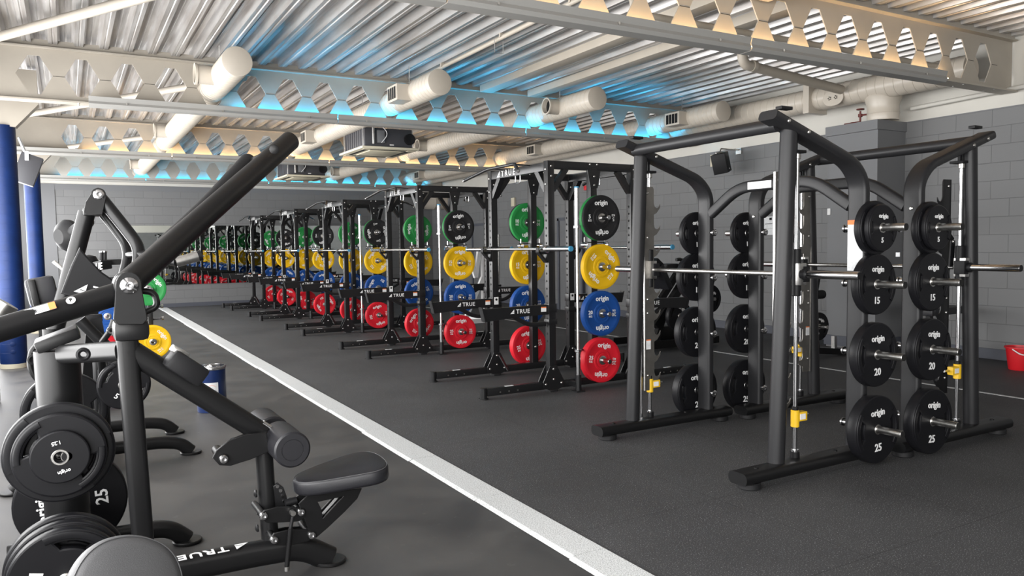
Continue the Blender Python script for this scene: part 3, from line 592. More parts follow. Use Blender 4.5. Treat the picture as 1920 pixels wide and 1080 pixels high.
# ------------------------------------------------------------------ double sided power racks
def bolts(mb, pts, d, r=0.013, m='steel'):
    for p_ in pts: mb.lathe(p_, d, [(0, r), (0.004, r), (0.009, r * 0.6), (0.010, 0)], m, 10)
YN, YR = 6.64, 7.84
XC = 4.80
def make_rack():
    r = empty('power_rack', (XC, 7.24, 0))
    up_h = 2.355
    for sx in (-1, 1):
        xu = XC + sx * 0.53
        for yy, sy in ((YN, -1), (YR, 1)):
            u = MB().box((xu, yy, (up_h + 0.02) / 2), (0.078, 0.078, up_h - 0.02), 'rackblack', ch=0.003)
            for k in range(19):
                z = 0.52 + k * 0.077
                u.lathe((xu + sx * 0.0395, yy, z), V((sx, 0, 0)), [(0.0, 0.0125), (0.0006, 0.0125), (0.0007, 0)], 'hole', 10)
                u.lathe((xu - sx * 0.0395, yy, z), V((-sx, 0, 0)), [(0.0, 0.0125), (0.0006, 0.0125), (0.0007, 0)], 'hole', 10)
            bolts(u, [(xu, yy - 0.04, z) for z in (2.30, 2.20)], -Y_, 0.012)
            bolts(u, [(xu + sx * 0.04, yy, z) for z in (2.27, 2.12, 0.2)], V((sx, 0, 0)), 0.012)
            u.build('upright', r)
            # triangular foot plates
            g = MB(); pl = [(-0.125, 0.05), (-0.125, 0.11), (-0.04, 0.27), (0.04, 0.27), (0.125, 0.11), (0.125, 0.05), (0.05, 0.02), (-0.05, 0.02)]
            g.poly(pl, (xu, yy - 0.046, 0), X_, Z_, 0.008, 'rackblack').poly(pl, (xu, yy + 0.046, 0), X_, Z_, 0.008, 'rackblack')
            bolts(g, [(xu - 0.095, yy - 0.05, 0.085), (xu + 0.095, yy - 0.05, 0.085), (xu, yy - 0.05, 0.13), (xu, yy - 0.05, 0.235)], -Y_, 0.013)
            g.bar((xu + 0.03, yy - 0.05, 0.24), (xu + 0.10, yy - 0.13 if sy > 0 else yy + 0.05, 0.06), 0.05, 0.012, 'rackblack')
            g.box((xu, yy, 0.012), (0.09, 0.11, 0.024), 'rubber', ch=0.004)
            g.build('foot_plate', r)
            # spotter arm with its lower strut
            a = MB(); x0, x1 = xu + sx * 0.045, XC + sx * 1.335
            a.poly([(0, 0.80), (0, 0.895), (sx * (abs(x1 - x0) - 0.0), 0.885), (sx * (abs(x1 - x0)) - sx * 0.03, 0.765), (sx * 0.30, 0.795)] if sx > 0 else
                   [(0, 0.80), (sx * 0.30, 0.795), (sx * (abs(x1 - x0)) - sx * 0.03, 0.765), (sx * (abs(x1 - x0)), 0.885), (0, 0.895)], (x0, yy, 0), X_, Z_, 0.055, 'rackblack', bev=0.003)
            a.bar((x1, yy, 0.905), (x1 - sx * 0.035, yy, 0.765), 0.075, 0.012, 'rackblack', hint=V((sx, 0, 0)))
            a.sweep([(x0 + sx * 0.02, yy, 0.70), (x0 + sx * 0.22, yy, 0.70), (x0 + sx * 0.42, yy, 0.81)], rrect(0.04, 0.045, 0.008, 2), 'rackblack', hint=Z_, fillet=0.08)
            a.box((xu, yy, 0.72), (0.10, 0.10, 0.055), 'rackblack', ch=0.004).box((xu, yy, 0.86), (0.096, 0.096, 0.09), 'rackblack', ch=0.004)
            arm = a.build('spotter_arm', r)
            lt = MB()
            xs = x0 + sx * 0.44 if sx < 0 else x0 + sx * 0.10
            brand(lt, (xs, yy - 0.030, 0.845), X_, Z_, 0.046)
            xl = x0 + sx * 0.055
            lt.box((xl, yy - 0.0295, 0.853), (0.06, 0.003, 0.05), 'white').box((xl, yy - 0.0305, 0.872), (0.06, 0.003, 0.012), 'orange')
            if sy > 0:
                lt.box((xu, yy - 0.0505, 0.87), (0.055, 0.003, 0.085), 'white').lathe((xu, yy - 0.052, 0.885), -Y_, [(0, 0.014), (0.002, 0.014), (0.002, 0)], 'hole', 14)
            lt.build('lettering', arm, 0)
            # J hooks
            j = MB().box((xu + sx * 0.047, yy, 1.42), (0.014, 0.072, 0.15), 'rackblack', ch=0.002).box((xu + sx * 0.095, yy, 1.425), (0.085, 0.055, 0.03), 'plastic', ch=0.003)
            j.bar((xu + sx * 0.05, yy, 1.33), (xu + sx * 0.145, yy, 1.435), 0.055, 0.02, 'rackblack', hint=Z_).box((xu + sx * 0.145, yy, 1.455), (0.014, 0.055, 0.05), 'plastic', ch=0.002)
            j.build('bar_hook', r)
            # floor rail out to the tip
            fr = MB().bar((xu + sx * 0.06, yy, 0.068), (XC + sx * 1.29, yy, 0.068), 0.065, 0.075, 'rackblack', hint=Z_, ch=0.004)
            fr.cyl((XC + sx * 1.32, yy, 0.0), (XC + sx * 1.32, yy, 0.115), 0.036, 'rackblack', 20, bev=0.004).cyl((XC + sx * 1.32, yy, 0), (XC + sx * 1.32, yy, 0.012), 0.048, 'rubber', 20)
            for q in (0.42, 0.52, 0.62): fr.lathe((xu + sx * q, yy - 0.033, 0.06), -Y_, [(0, 0.02), (0.001, 0.02), (0.0012, 0)], 'hole', 14).lathe((xu + sx * q, yy - 0.034, 0.06), -Y_, [(0, 0.009), (0.003, 0.009), (0.004, 0)], 'steel', 10)
            fr.box((xu + sx * 0.5, yy, 0.1065), (0.09, 0.035, 0.002), 'paper')
            fr.build('floor_rail', r)
    for yy, sy in ((YN, -1), (YR, 1)):
        t = MB().box((XC, yy, 2.315), (0.985, 0.07, 0.08), 'rackblack', ch=0.003)
        bolts(t, [(XC - 0.045, yy - 0.036, 2.335), (XC + 0.045, yy - 0.036, 2.335)], -Y_, 0.012)
        t.build('top_beam', r)
        MB().box((XC, yy, 0.068), (0.985, 0.065, 0.075), 'rackblack', ch=0.003).build('base_beam', r)
        st_ = MB().box((XC, yy, 1.20), (0.078, 0.078, 2.19), 'rackblack', ch=0.003)
        st_.poly([(-0.085, 2.275), (0.085, 2.275), (0.045, 2.09), (-0.045, 2.09)], (XC, yy - 0.043, 0), X_, Z_, 0.006, 'rackblack')
        bolts(st_, [(XC, yy - 0.047, 2.21), (XC, yy - 0.047, 2.12)], -Y_, 0.012)
        st_.build('storage_column', r)
        for z in (0.295, 0.785, 1.27, 1.775):
            pg = MB().cyl((XC, yy + sy * 0.03, z), (XC, yy + sy * 0.30, z), 0.0245, 'chrome', 18, bev=0.003).cyl((XC, yy + sy * 0.035, z), (XC, yy + sy * 0.045, z), 0.045, 'rackblack', 18)
            if sy > 0: bolts(pg, [(XC, yy - 0.04, z)], -Y_, 0.016)
            pg.build('plate_peg', r)
        cs = MB().cyl((XC - 0.17, yy + sy * 0.05, 1.525), (XC + 0.17, yy + sy * 0.05, 1.525), 0.006, 'rackblack', 8)
        for q in (-0.13, 0.13):
            cs.lathe((XC + q, yy + sy * 0.05, 1.50), V((0, 1, 0)), [(-0.03, 0.028), (0.03, 0.028), (0.03, 0.022), (-0.03, 0.022), (-0.03, 0.028)], 'chrome', 16).cyl((XC + q, yy + sy * 0.05, 1.53), (XC + q, yy + sy * 0.05, 1.58), 0.008, 'steel', 8)
        cs.build('collar_rod', r)
    for sx in (-1, 1):
        xu = XC + sx * 0.53
        hd = MB().box((xu, (YN + YR) / 2, 2.30), (0.07, YR - YN - 0.08, 0.085), 'rackblack', ch=0.003)
        for yy, sy in ((YN, 1), (YR, -1)): hd.bar((xu, yy + sy * 0.035, 2.06), (xu, yy + sy * 0.21, 2.27), 0.06, 0.06, 'rackblack', hint=V((sx, 0, 0)))
        for yy in (YN, YR): hd.bar((xu - sx * 0.035, yy, 2.06), (xu - sx * 0.2, yy, 2.28), 0.055, 0.055, 'rackblack', hint=Y_)
        h_ = hd.build('header', r)
        if sx < 0:
            lt = MB(); brand(lt, (xu - 0.0365, 7.66, 2.30), -Y_, Z_, 0.072, sp=1.5); lt.build('lettering', h_, 0)
        pu = MB().tube([(xu + sx * 0.30, YN + 0.10, 2.25), (xu + sx * 0.22, YN + 0.30, 2.345), (xu + sx * 0.22, YR - 0.30, 2.345), (xu + sx * 0.30, YR + 0.12, 2.25)], 0.017, 'rackblack', 14, fillet=0.05)
        for yy in (YN + 0.34, YR - 0.34): pu.bar((xu + sx * 0.03, yy, 2.335), (xu + sx * 0.22, yy, 2.345), 0.06, 0.012, 'rackblack')
        for yy in (YN + 0.10, YR + 0.12): pu.lathe((xu + sx * 0.30, yy, 2.25), V((sx * 0.3, -0.6 if yy < 7 else 0.6, -0.3)), [(0, 0.018), (0.012, 0.016), (0.014, 0)], 'steel', 12)
        pu.build('pull_up_bar', r)
        for yy in (YN + 0.62,):
            MB().tube([(xu, yy - 0.05, 2.258), (xu, yy - 0.05, 2.18), (xu, yy + 0.05, 2.18), (xu, yy + 0.05, 2.258)], 0.006, 'chrome', 8, fillet=0.02).build('anchor_ring', r)
    hs = MB().cyl((4.485, 6.46, 0), (4.485, 6.46, 0.175), 0.031, 'rackblack', 20, bev=0.003).bar((4.485, 6.48, 0.07), (4.485, YN - 0.03, 0.07), 0.05, 0.05, 'rackblack').box((4.485, 6.46, 0.006), (0.1, 0.1, 0.012), 'rubber')
    hs.build('bar_holder', r)
    hk = MB().bar((4.52, 6.50, 0.415), (4.72, YN - 0.03, 0.415), 0.03, 0.012, 'rackblack'); hk.build('bar_clip', r)
    return r
rack0 = remember(make_rack())
NTH = ['nearest', 'second nearest', 'middle', 'second farthest', 'farthest']
STEP = 3.335
racks = []
for k in range(5):
    r = rack0 if k == 0 else copy_tree(rack0)
    r.location = (XC, 7.24 + k * STEP, 0)
    tag(r, 'black double power rack, the %s of five in the row' % NTH[k], 'power rack', 'power racks in a row')
    racks.append(r)

# ------------------------------------------------------------------ bumper plates
def make_bumper(kind, t, colour, txt):
    R = 0.235
    e_ = empty('bumper_plate', (0, 0, 0))
    prof = [(0, 0.042), (0.0, 0.066), (0.003, 0.070), (0.003, 0.082), (0.0, 0.086), (0.002, 0.105), (0.006, 0.11), (0.006, 0.185), (0.001, 0.195), (0, 0.205), (0, R - 0.008), (0.002, R - 0.002), (0.006, R)]
    full = prof + [(t - a, b) for a, b in reversed(prof)]
    MB().lathe((0, -t / 2, 0), Y_, full, colour, 56).build('rubber_disc', e_, 30)
    hub = [(-0.001, 0.0255), (-0.001, 0.045), (0.003, 0.052), (0.001, 0.060), (0.004, 0.066)]
    MB().lathe((0, -t / 2 - 0.0005, 0), Y_, hub + [(t + 0.001 - a, b) for a, b in reversed(hub)] + [(-0.001, 0.0255)], 'steel', 36).build('steel_hub', e_, 30)
    lt = MB(); d = -t / 2 + 0.0045
    for s_ in (-1, 1):
        U = V((1, 0, 0)) if s_ < 0 else V((-1, 0, 0)); dd = V((0, d * (1 if s_ < 0 else -1), 0))
        lt.text('origin', dd + Z_ * 0.155, U, Z_, 0.072, 'white', bold=0.022).text('origin', dd - Z_ * 0.155, -U, -Z_, 0.072, 'white', bold=0.022)
        lt.text(txt, dd - U * 0.150 + Z_ * 0.016, U, Z_, 0.055, 'white', bold=0.02).text('KG', dd - U * 0.150 - Z_ * 0.024, U, Z_, 0.030, 'white', bold=0.02)
        lt.text(txt, dd + U * 0.150 - Z_ * 0.016, -U, -Z_, 0.055, 'white', bold=0.02).text('KG', dd + U * 0.150 + Z_ * 0.024, -U, -Z_, 0.030, 'white', bold=0.02)
    lt.build('lettering', e_, 0)
    return remember(e_)
KINDS = {'5': ('black', 0.032, 'rubber', 1.775), '10': ('green', 0.05, 'pgreen', 1.775), '15': ('yellow', 0.062, 'pyellow', 1.27), '20': ('blue', 0.075, 'pblue', 0.785), '25': ('red', 0.088, 'pred', 0.295)}
PROTO = {}
random.seed(8)
ROT = {(0, 'n', '15'): -0.75, (0, 'n', '25'): -0.14, (0, 'n', '20'): 0, (0, 'n', '5'): 0.03, (1, 'n', '5'): 0.1, (1, 'n', '15'): 0, (1, 'n', '20'): 0, (1, 'n', '25'): 0,
       (2, 'n', '5'): 1.75, (2, 'n', '15'): 0.8, (2, 'n', '20'): 1.0, (2, 'n', '25'): 0.2, (0, 'f', '10'): 0, (0, 'f', '15'): 0.05, (0, 'f', '20'): 0.1, (0, 'f', '25'): 0.2,
       (1, 'f', '10'): 1.5, (1, 'f', '15'): 0.5, (1, 'f', '20'): 0.4, (1, 'f', '25'): 0.9}
for k in range(5):
    for side in 'nf':
        for kd, (cn, t, m_, z) in KINDS.items():
            yface = (YN - 0.040 - 0.088 - 0.005) if side == 'n' else (YR + 0.075)
            if side == 'n':
                y_ = {'5': 6.462 + 0.016, '10': 6.462 + 0.033 + 0.025, '15': 6.462 + 0.031, '20': 6.462 + 0.0375, '25': 6.462 + 0.044}[kd]
            else:
                y_ = {'10': 7.935 + 0.025, '5': 7.935 + 0.051 + 0.016, '15': 7.935 + 0.031, '20': 7.935 + 0.0375, '25': 7.935 + 0.044}[kd]
            if kd not in PROTO: PROTO[kd] = make_bumper(kd, t, m_, kd); p_ = PROTO[kd]
            else: p_ = copy_tree(PROTO[kd])
            p_.location = (XC, y_ + k * STEP, z); p_.rotation_euler = (0, -ROT.get((k, side, kd), random.uniform(-1.5, 1.5)), 0)
            tag(p_, '%s %s kg bumper plate, %s side of the %s rack' % (cn, kd, 'near' if side == 'n' else 'far', NTH[k]), 'weight plate', '%s bumper plates on the racks' % cn)

# ------------------------------------------------------------------ barbells
def make_barbell(name='barbell'):
    b = empty(name, (0, 0, 0))
    MB().cyl((0, -0.66, 0), (0, 0.66, 0), 0.0145, 'steel', 16).build('shaft', b)
    for s_ in (-1, 1):
        sl = MB().cyl((0, s_ * 0.655, 0), (0, s_ * 1.10, 0), 0.025, 'chrome', 24, bev=0.002).build('sleeve', b)
        MB().cyl((0, s_ * 0.655, 0), (0, s_ * 0.685, 0), 0.038, 'chrome', 24, bev=0.004).build('collar', sl)
        MB().cyl((0, s_ * 1.085, 0), (0, s_ * 1.103, 0), 0.0262, 'bluecap', 24, bev=0.002).build('end_cap', sl)
    return remember(b)
bar0 = make_barbell(); first = True
for k in range(5):
    for x_, lab in ((4.165, 'left'), (5.435, 'right')):
        b = bar0 if first else copy_tree(bar0); first = False
        b.location = (x_, 7.20 + k * STEP, 1.4645)
        tag(b, 'steel barbell racked on the %s side of the %s rack' % (lab, NTH[k]), 'barbell', 'barbells racked in the row')
for k in range(3):
    b = copy_tree(bar0); b.rotation_euler = (PI / 2, 0, 0.0); b.scale = (1, 0.94, 1); b.location = (4.485, 6.46 + k * STEP, 1.052)
    tag(b, 'steel barbell stored upright at the near corner of the %s rack' % NTH[k], 'barbell', 'barbells stored upright')

# ------------------------------------------------------------------ round urethane plates with two grips
def grip_plate(R, t, txt, size=None, bore=0.0262, name='grip_plate', txt2='origin', low=True):
    e_ = empty(name, (0, 0, 0))
    N_ = 60; out = []
    for k in range(N_):
        a = 2 * PI * k / N_; out.append((R * math.cos(a), R * math.sin(a)))
    holes = [[(bore * math.cos(2 * PI * k / 24), bore * math.sin(2 * PI * k / 24)) for k in range(24)]]
    if R > 0.13:
        for s_ in (-1, 1):
            r0, r1, da = R * 0.62, R * 0.84, 0.52
            if R < 0.17: r0, da = R * 0.66, 0.45
            h = [(s_ * r1 * math.cos(a), r1 * math.sin(a)) for a in [(-da + 2 * da * k / 10) for k in range(11)]]
            h += [(s_ * r0 * math.cos(a), r0 * math.sin(a)) for a in [(da * 0.75 - 1.5 * da * k / 6) for k in range(7)]]
            holes.append(h)
    b = MB().poly(out, (0, 0, 0), X_, Z_, t, 'urethane', holes, bev=min(0.009, t * 0.3))
    b.build('urethane_disc', e_, 40)
    # raised rim at the grips
    rm = MB()
    if R > 0.13:
        for s_ in (-1, 1):
            da = 0.62; pts = []
            for q in (0, 1): pass
            sec = rrect(R * 0.16, t + 0.012, 0.006, 3)
            pts = [(s_ * R * 0.925 * math.cos(a), 0, R * 0.925 * math.sin(a)) for a in [(-da + 2 * da * k / 14) for k in range(15)]]
            MB().sweep(pts, sec, 'urethane', hint=Y_).build('grip_rim', e_, 40)
    MB().lathe((0, -t / 2 - 0.003, 0), Y_, [(0, bore - 0.001), (0, bore + 0.006), (0.004, bore + 0.009), (t + 0.002, bore + 0.009), (t + 0.006, bore + 0.006), (t + 0.006, bore - 0.001), (0, bore - 0.001)], 'steel', 28).build('bore_ring', e_)
    lt = MB(); s1 = size or R * 0.33; d = -t / 2 - 0.001
    if R < 0.13:
        lt.text('origin', (0, d, R * 0.60), X_, Z_, s1 * 0.62, 'white', bold=0.02).text(txt, (0, d, -R * 0.60), X_, Z_, s1 * 0.62, 'white', bold=0.02)
    else:
        lt.text('origin', (0, d, R * 0.52), X_, Z_, s1 * 0.86, 'white', bold=0.022).text(txt, (0, d, -R * 0.56), X_, Z_, s1, 'white', bold=0.018)
    lt.build('lettering', e_, 0)
    return remember(e_)
GP = {}
def put_grip(kg, R, t, loc, roll, label, group):
    key = (kg, R)
    if key not in GP: GP[key] = grip_plate(R, t, kg); p_ = GP[key]
    else: p_ = copy_tree(GP[key])
    p_.location = loc; p_.rotation_euler = (0, roll, 0)
    return tag(p_, label, 'weight plate', group)

# ------------------------------------------------------------------ smith machines
def smith(mir, yn, yf, label, ybar0, ybar1):
    fx = (lambda x: 9.735 - x) if mir else (lambda x: x)
    s = -1 if mir else 1
    P = lambda x, y_, z: V((fx(x), y_, z))
    r = empty('smith_machine', (fx(4.1), (yn + yf) / 2, 0), label, 'smith machine', 'smith machines standing back to back')
    for yy in (yn, yf):
        yb = yy - 0.03
        b = MB().sweep([P(3.46, yb, 0.075), P(4.82, yb, 0.075)], rrect(0.15, 0.075, 0.034, 5), 'black', hint=Z_)
        for x in (3.56, 4.74): b.cyl(P(x, yb, 0), P(x, yb, 0.04), 0.07, 'rubber', 24, bev=0.006)
        for x in (3.62, 4.36): bolts(b, [P(x, yb, 0.112)], Z_, 0.014, 'black')
        b.build('base_rail', r)
        MB().cyl(P(3.87 - (0.02 if mir else 0.042), yy, 0.095), P(3.955 - (0.0 if mir else 0.03), yy, 2.21), 0.053, 'graphite', 32).build('post', r)
        f_ = MB().sweep([P(3.735, yy, 2.272), P(4.50, yy, 2.018), P(4.61, yy, 1.90), P(4.61, yy, 0.10)], rrect(0.14, 0.062, 0.022, 4), 'graphite', hint=Z_, fillet=0.16, seg=8)
        bolts(f_, [P(3.84, yy - 0.071, 2.235), P(4.02, yy - 0.071, 2.178), P(4.61, yy - 0.071, 1.72)], -Y_, 0.014)
        bolts(f_, [V((fx(4.61) + s * 0.031, yy, 1.72))], V((s, 0, 0)), 0.014)
        f_.box(P(3.88, yy, 2.325), (0.10, 0.05, 0.02), 'plastic', ch=0.004)
        f_.build('side_frame', r)
        e_ = MB()
        for z in (1.585, 1.215, 0.75, 0.252):
            ny = -1 if yy == yn else 1
            pg = MB().cyl((fx(4.61), yy + ny * 0.06, z), (fx(4.61), yy + ny * 0.34, z - 0.0), 0.0245, 'steel', 20, bev=0.003).cyl((fx(4.61), yy + ny * 0.068, z), (fx(4.61), yy + ny * 0.085, z), 0.038, 'plastic', 20)
            pg.cyl((fx(4.61), yy + ny * 0.338, z), (fx(4.61), yy + ny * 0.342, z), 0.0225, 'hole', 20)
            pg.build('plate_peg', r)
            e_.lathe((fx(4.61), yy - ny * 0.071, z), V((0, -ny, 0)), [(0, 0.018), (0.022, 0.018), (0.024, 0.028), (0.034, 0.028), (0.038, 0.02), (0.038, 0.01), (0.03, 0.0)], 'chrome', 20)
            e_.cyl((fx(4.61) + 0.03, yy + 0.03, z + 0.0), (fx(4.61) + 0.055, yy + 0.03, z), 0.017, 'chrome', 14, bev=0.003)
            e_.build('peg_bolt', r); e_ = MB()
        # guide rods with caps
        for k, (dx, dy, rr) in enumerate(((0.0, 0.015, 0.0135), (-0.03, 0.085, 0.009))):
            if not (mir and k): MB().cyl(P(4.02 + dx, yy + dy, 0.09), P(4.02 + dx, yy + dy, 2.06), rr, 'chrome', 18).build('guide_rod', r)
        cpm = MB().cyl(P(4.02, yy + 0.015, 0.09), P(4.02, yy + 0.015, 0.15), 0.030, 'plastic', 20, bev=0.003).cyl(P(4.02, yy + 0.015, 0.15), P(4.02, yy + 0.015, 0.162), 0.026, 'chrome', 20)
        cpm.build('rod_foot', r); cpm = MB()
        cpm.cyl(P(4.02, yy + 0.015, 2.02), P(4.02, yy + 0.015, 2.055), 0.022, 'steel', 20, bev=0.003).box(P(4.01, yy + 0.03, 2.066), (0.11, 0.10, 0.018), 'plastic', ch=0.003).bar(P(4.02, yy + 0.03, 2.07), P(4.02, yy + 0.03, 2.17), 0.02, 0.02, 'plastic')
        cpm.build('rod_mount', r)
        # toothed catch plate
        yt = yy + (0.135 if yy == yn else 0.0) + (0 if yy == yn else (0.0 if not mir else -0.03)); ol = []
        zb, zt = 0.33, 1.95
        ol = [(0, zb), (0.085, zb), (0.095, zb + 0.02)]
        nz = 9; hgt = (zt - zb - 0.10) / nz
        for k in range(nz):
            z = zb + 0.05 + k * hgt
            ol += [(0.095, z), (0.125, z + 0.015), (0.158, z + 0.055), (0.162, z + 0.085), (0.150, z + 0.062), (0.128, z + 0.05), (0.105, z + 0.062), (0.095, z + 0.09)]
        ol += [(0.095, zt - 0.02), (0.085, zt), (0.0, zt)]
        o2 = [(s * a, b) for a, b in ol]
        if mir: o2.reverse()
        tm_ = 'rackblack' if (mir and yy == yn) else 'darksteel'  # right machine's near plate coloured black to stand in for its shade
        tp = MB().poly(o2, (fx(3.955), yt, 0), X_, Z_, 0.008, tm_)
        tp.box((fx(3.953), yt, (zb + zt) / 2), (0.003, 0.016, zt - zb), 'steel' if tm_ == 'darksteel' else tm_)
        bolts(tp, [(fx(3.985), yt - 0.004, z) for z in (0.45, 0.95, 1.06, 1.55, 1.90)], -Y_, 0.011)
        tp.box((fx(3.99), yt - 0.005, 0.70), (0.045, 0.002, 0.08), 'white').box((fx(3.99), yt - 0.0055, 0.735), (0.045, 0.002, 0.010), 'orange').box((fx(3.99), yt - 0.006, 0.69), (0.036, 0.002, 0.04), 'paper')
        tp.build('catch_plate', r)
        # carriage and safety stop
        zc = 1.295
        cr = MB().cyl(P(4.02, yy + 0.015, zc - 0.14), P(4.02, yy + 0.015, zc + 0.16), 0.030, 'plastic', 22, bev=0.004)
        cr.box(P(4.02, yy + 0.0, zc), (0.05, 0.09, 0.14), 'steel', ch=0.004).box(P(4.04, yy - 0.01, zc), (0.06, 0.08, 0.10), 'plastic', ch=0.006)
        cr.build('carriage', r)
        ht = MB().bar(P(4.035, yy + 0.07, zc), P(4.02, yy + 0.07, zc + 0.20), 0.012, 0.05, 'plastic', hint=V((s, 0, 0))).bar(P(4.02, yy + 0.07, zc + 0.2), P(4.075, yy + 0.07, zc + 0.245), 0.012, 0.035, 'plastic', hint=Z_)
        bolts(ht, [P(4.03, yy + 0.06, zc + 0.19)], -Y_, 0.014); ht.build('latch', r)
        zs = 0.365 if not mir else 0.52
        ss = MB().cyl(P(4.02, yy + 0.015, zs - 0.055), P(4.02, yy + 0.015, zs + 0.055), 0.027, 'yellowtag', 20, bev=0.003).box(P(4.065, yy + 0.015, zs + 0.01), (0.09, 0.045, 0.06), 'yellowtag', ch=0.004).cyl(P(4.10, yy + 0.03, zs + 0.01), P(4.16, yy + 0.03, zs + 0.01), 0.009, 'steel', 12)
        ss.cyl(P(4.02, yy + 0.015, zs + 0.055), P(4.02, yy + 0.015, zs + 0.08), 0.02, 'plastic', 16).box(P(4.065, yy - 0.009, zs + 0.01), (0.05, 0.003, 0.036), 'white')
        ss.build('safety_stop', r)
    b = MB().cyl(P(4.02, yn + 0.06, 1.295), P(4.02, yf - 0.03, 1.295), 0.0145, 'steel', 18)
    b.cyl(P(4.02, yn + 0.16, 1.295), P(4.02, yn + 0.50, 1.295), 0.0165, 'steel', 18).cyl(P(4.02, yf - 0.50, 1.295), P(4.02, yf - 0.16, 1.295), 0.0165, 'steel', 18)
    br = b.build('lifting_bar', r)
    for y0_, y1_ in ((yn - 0.03, ybar0), (yf + 0.05, ybar1)):
        sg = 1 if y1_ > y0_ else -1
        sl = MB().cyl(P(4.02, y0_, 1.295), P(4.02, y1_, 1.295), 0.025, 'chrome', 24, bev=0.002).cyl(P(4.02, y0_, 1.295), P(4.02, y0_ - sg * 0.0 + sg * 0.045, 1.295), 0.036, 'plastic', 24, bev=0.004).cyl(P(4.02, y1_, 1.295), P(4.02, y1_ + sg * 0.004, 1.295), 0.022, 'plastic', 24)
        sl.build('sleeve', br)
    MB().cyl(P(3.85, yn + 0.02, 2.225), P(3.85, yf - 0.02, 2.225), 0.043, 'graphite', 28).build('top_tube', r)
    ar = MB().sweep([P(4.61, yf - 0.06, 1.74), P(4.61, yf - 0.36, 1.935), P(4.61, yn + 0.36, 1.935), P(4.61, yn + 0.06, 1.74)], rrect(0.06, 0.085, 0.018, 3), 'graphite', hint=Z_, fillet=0.14, seg=6)
    arch = ar.build('arch_tube', r)
    if not mir:
        MB().box((4.577, 4.17, 1.935), (0.003, 0.23, 0.055), 'white').box((4.575, 4.22, 1.935), (0.003, 0.05, 0.035), 'steel').build('label', arch, 0)
        MB().box((4.577, yn, 1.47), (0.003, 0.115, 0.34), 'paper').box((4.5755, yn, 1.625), (0.003, 0.115, 0.03), 'orange').build('instruction_placard', r, 0)
    else:
        MB().box((5.088, yn + 0.09, 1.40), (0.004, 0.03, 0.03), 'paper').build('sticker', r, 0)
    return r
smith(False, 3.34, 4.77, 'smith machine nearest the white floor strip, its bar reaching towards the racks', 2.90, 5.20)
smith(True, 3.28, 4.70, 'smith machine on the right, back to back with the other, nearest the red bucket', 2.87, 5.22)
SIZES = {'5': (0.146, 0.035), '10': (0.170, 0.045), '15': (0.192, 0.055), '20': (0.205, 0.065), '25': (0.219, 0.075)}
for mach, x_, yn, yf in (('left', 4.61, 3.34, 4.77), ('right', 5.125, 3.28, 4.70)):
    for side in 'nf':
        yy = yn if side == 'n' else yf; sg = -1 if side == 'n' else 1
        lst = (['10', '5'] if side == 'n' else ['10'], ['15'], ['20'], ['25'])
        for z, kgs in zip((1.585, 1.215, 0.75, 0.252), lst):
            off = 0.088
            for kg in kgs:
                R_g, t_g = SIZES[kg]; off += t_g / 2 + 0.004
                put_grip(kg, R_g, t_g, (x_, yy + sg * off, z - 0.002), random.uniform(-0.06, 0.06) + (0.12 if mach == 'right' and kg in ('20', '25') else 0),
                         'black %s kg grip plate on the %s frame of the %s smith machine' % (kg, 'near' if side == 'n' else 'far', mach), 'black grip plates on the smith machines')
                off += t_g / 2 + 0.004

# ------------------------------------------------------------------ foreground lever machine (thigh rollers and seat on the right)
GR_ = 'lever machines by the windows'
m1 = empty('lever_machine', (0.3, 3.62, 0), 'black lever machine in the foreground with two thigh rollers and a small seat', 'weight machine', GR_)
YA = 3.62
def oval(w_, h_): return rrect(w_, h_, min(w_, h_) * 0.42, 5)
# floor rail with arched feet
MB().sweep([(-0.45, YA, 0.105), (0.72, YA - 0.02, 0.105), (0.90, YA - 0.03, 0.10), (1.03, YA - 0.04, 0.016)], oval(0.085, 0.115), 'black', fillet=0.12).cyl((1.03, YA - 0.04, 0), (1.03, YA - 0.04, 0.016), 0.075, 'black', 28, bev=0.004).build('floor_rail', m1)
MB().sweep([(-0.30, 4.22, 0.10), (0.30, 4.22, 0.10), (0.40, 4.22, 0.085), (0.475, 4.22, 0.016)], oval(0.075, 0.085), 'black', fillet=0.08).cyl((0.475, 4.22, 0), (0.475, 4.22, 0.016), 0.072, 'black', 28, bev=0.004).build('rear_rail', m1)
MB().sweep([(-0.08, 3.45, 0.10), (-0.08, 4.25, 0.10)], oval(0.085, 0.09), 'black').build('cross_rail', m1)
lt = MB(); po = V((0.33, YA - 0.005, 0.1635))
brand(lt, (0.655, YA - 0.04, 0.1635), -X_, -Y_, 0.062); lt.build('lettering', m1, 0)
# main post, with the boom running down to the seat post
pt = at(236, 610, YA); pbm = V((0.235, YA, 0.12))
MB().sweep([V((pt.x, YA, pt.z)), pbm], rrect(0.085, 0.085, 0.022, 4), 'black', hint=Y_).build('main_post', m1)
j0, j1 = at(240, 655, YA), at(492, 812, YA + 0.02)
MB().sweep([j0, j1], oval(0.085, 0.095), 'black').build('boom', m1)
MB().sweep([at(492, 806, YA + 0.02), V((0.765, YA, 0.10))], oval(0.075, 0.085), 'black', hint=Y_).build('seat_post', m1)
h0, h1 = at(120, 664, 4.0), at(232, 658, YA)
MB().sweep([h0, h1], oval(0.08, 0.085), 'black').lathe(at(156, 664, 3.62), -Y_, [(0, 0.028), (0.012, 0.028), (0.016, 0.02), (0.012, 0.012), (0.0, 0.01)], 'plastic', 18).build('upper_brace', m1)
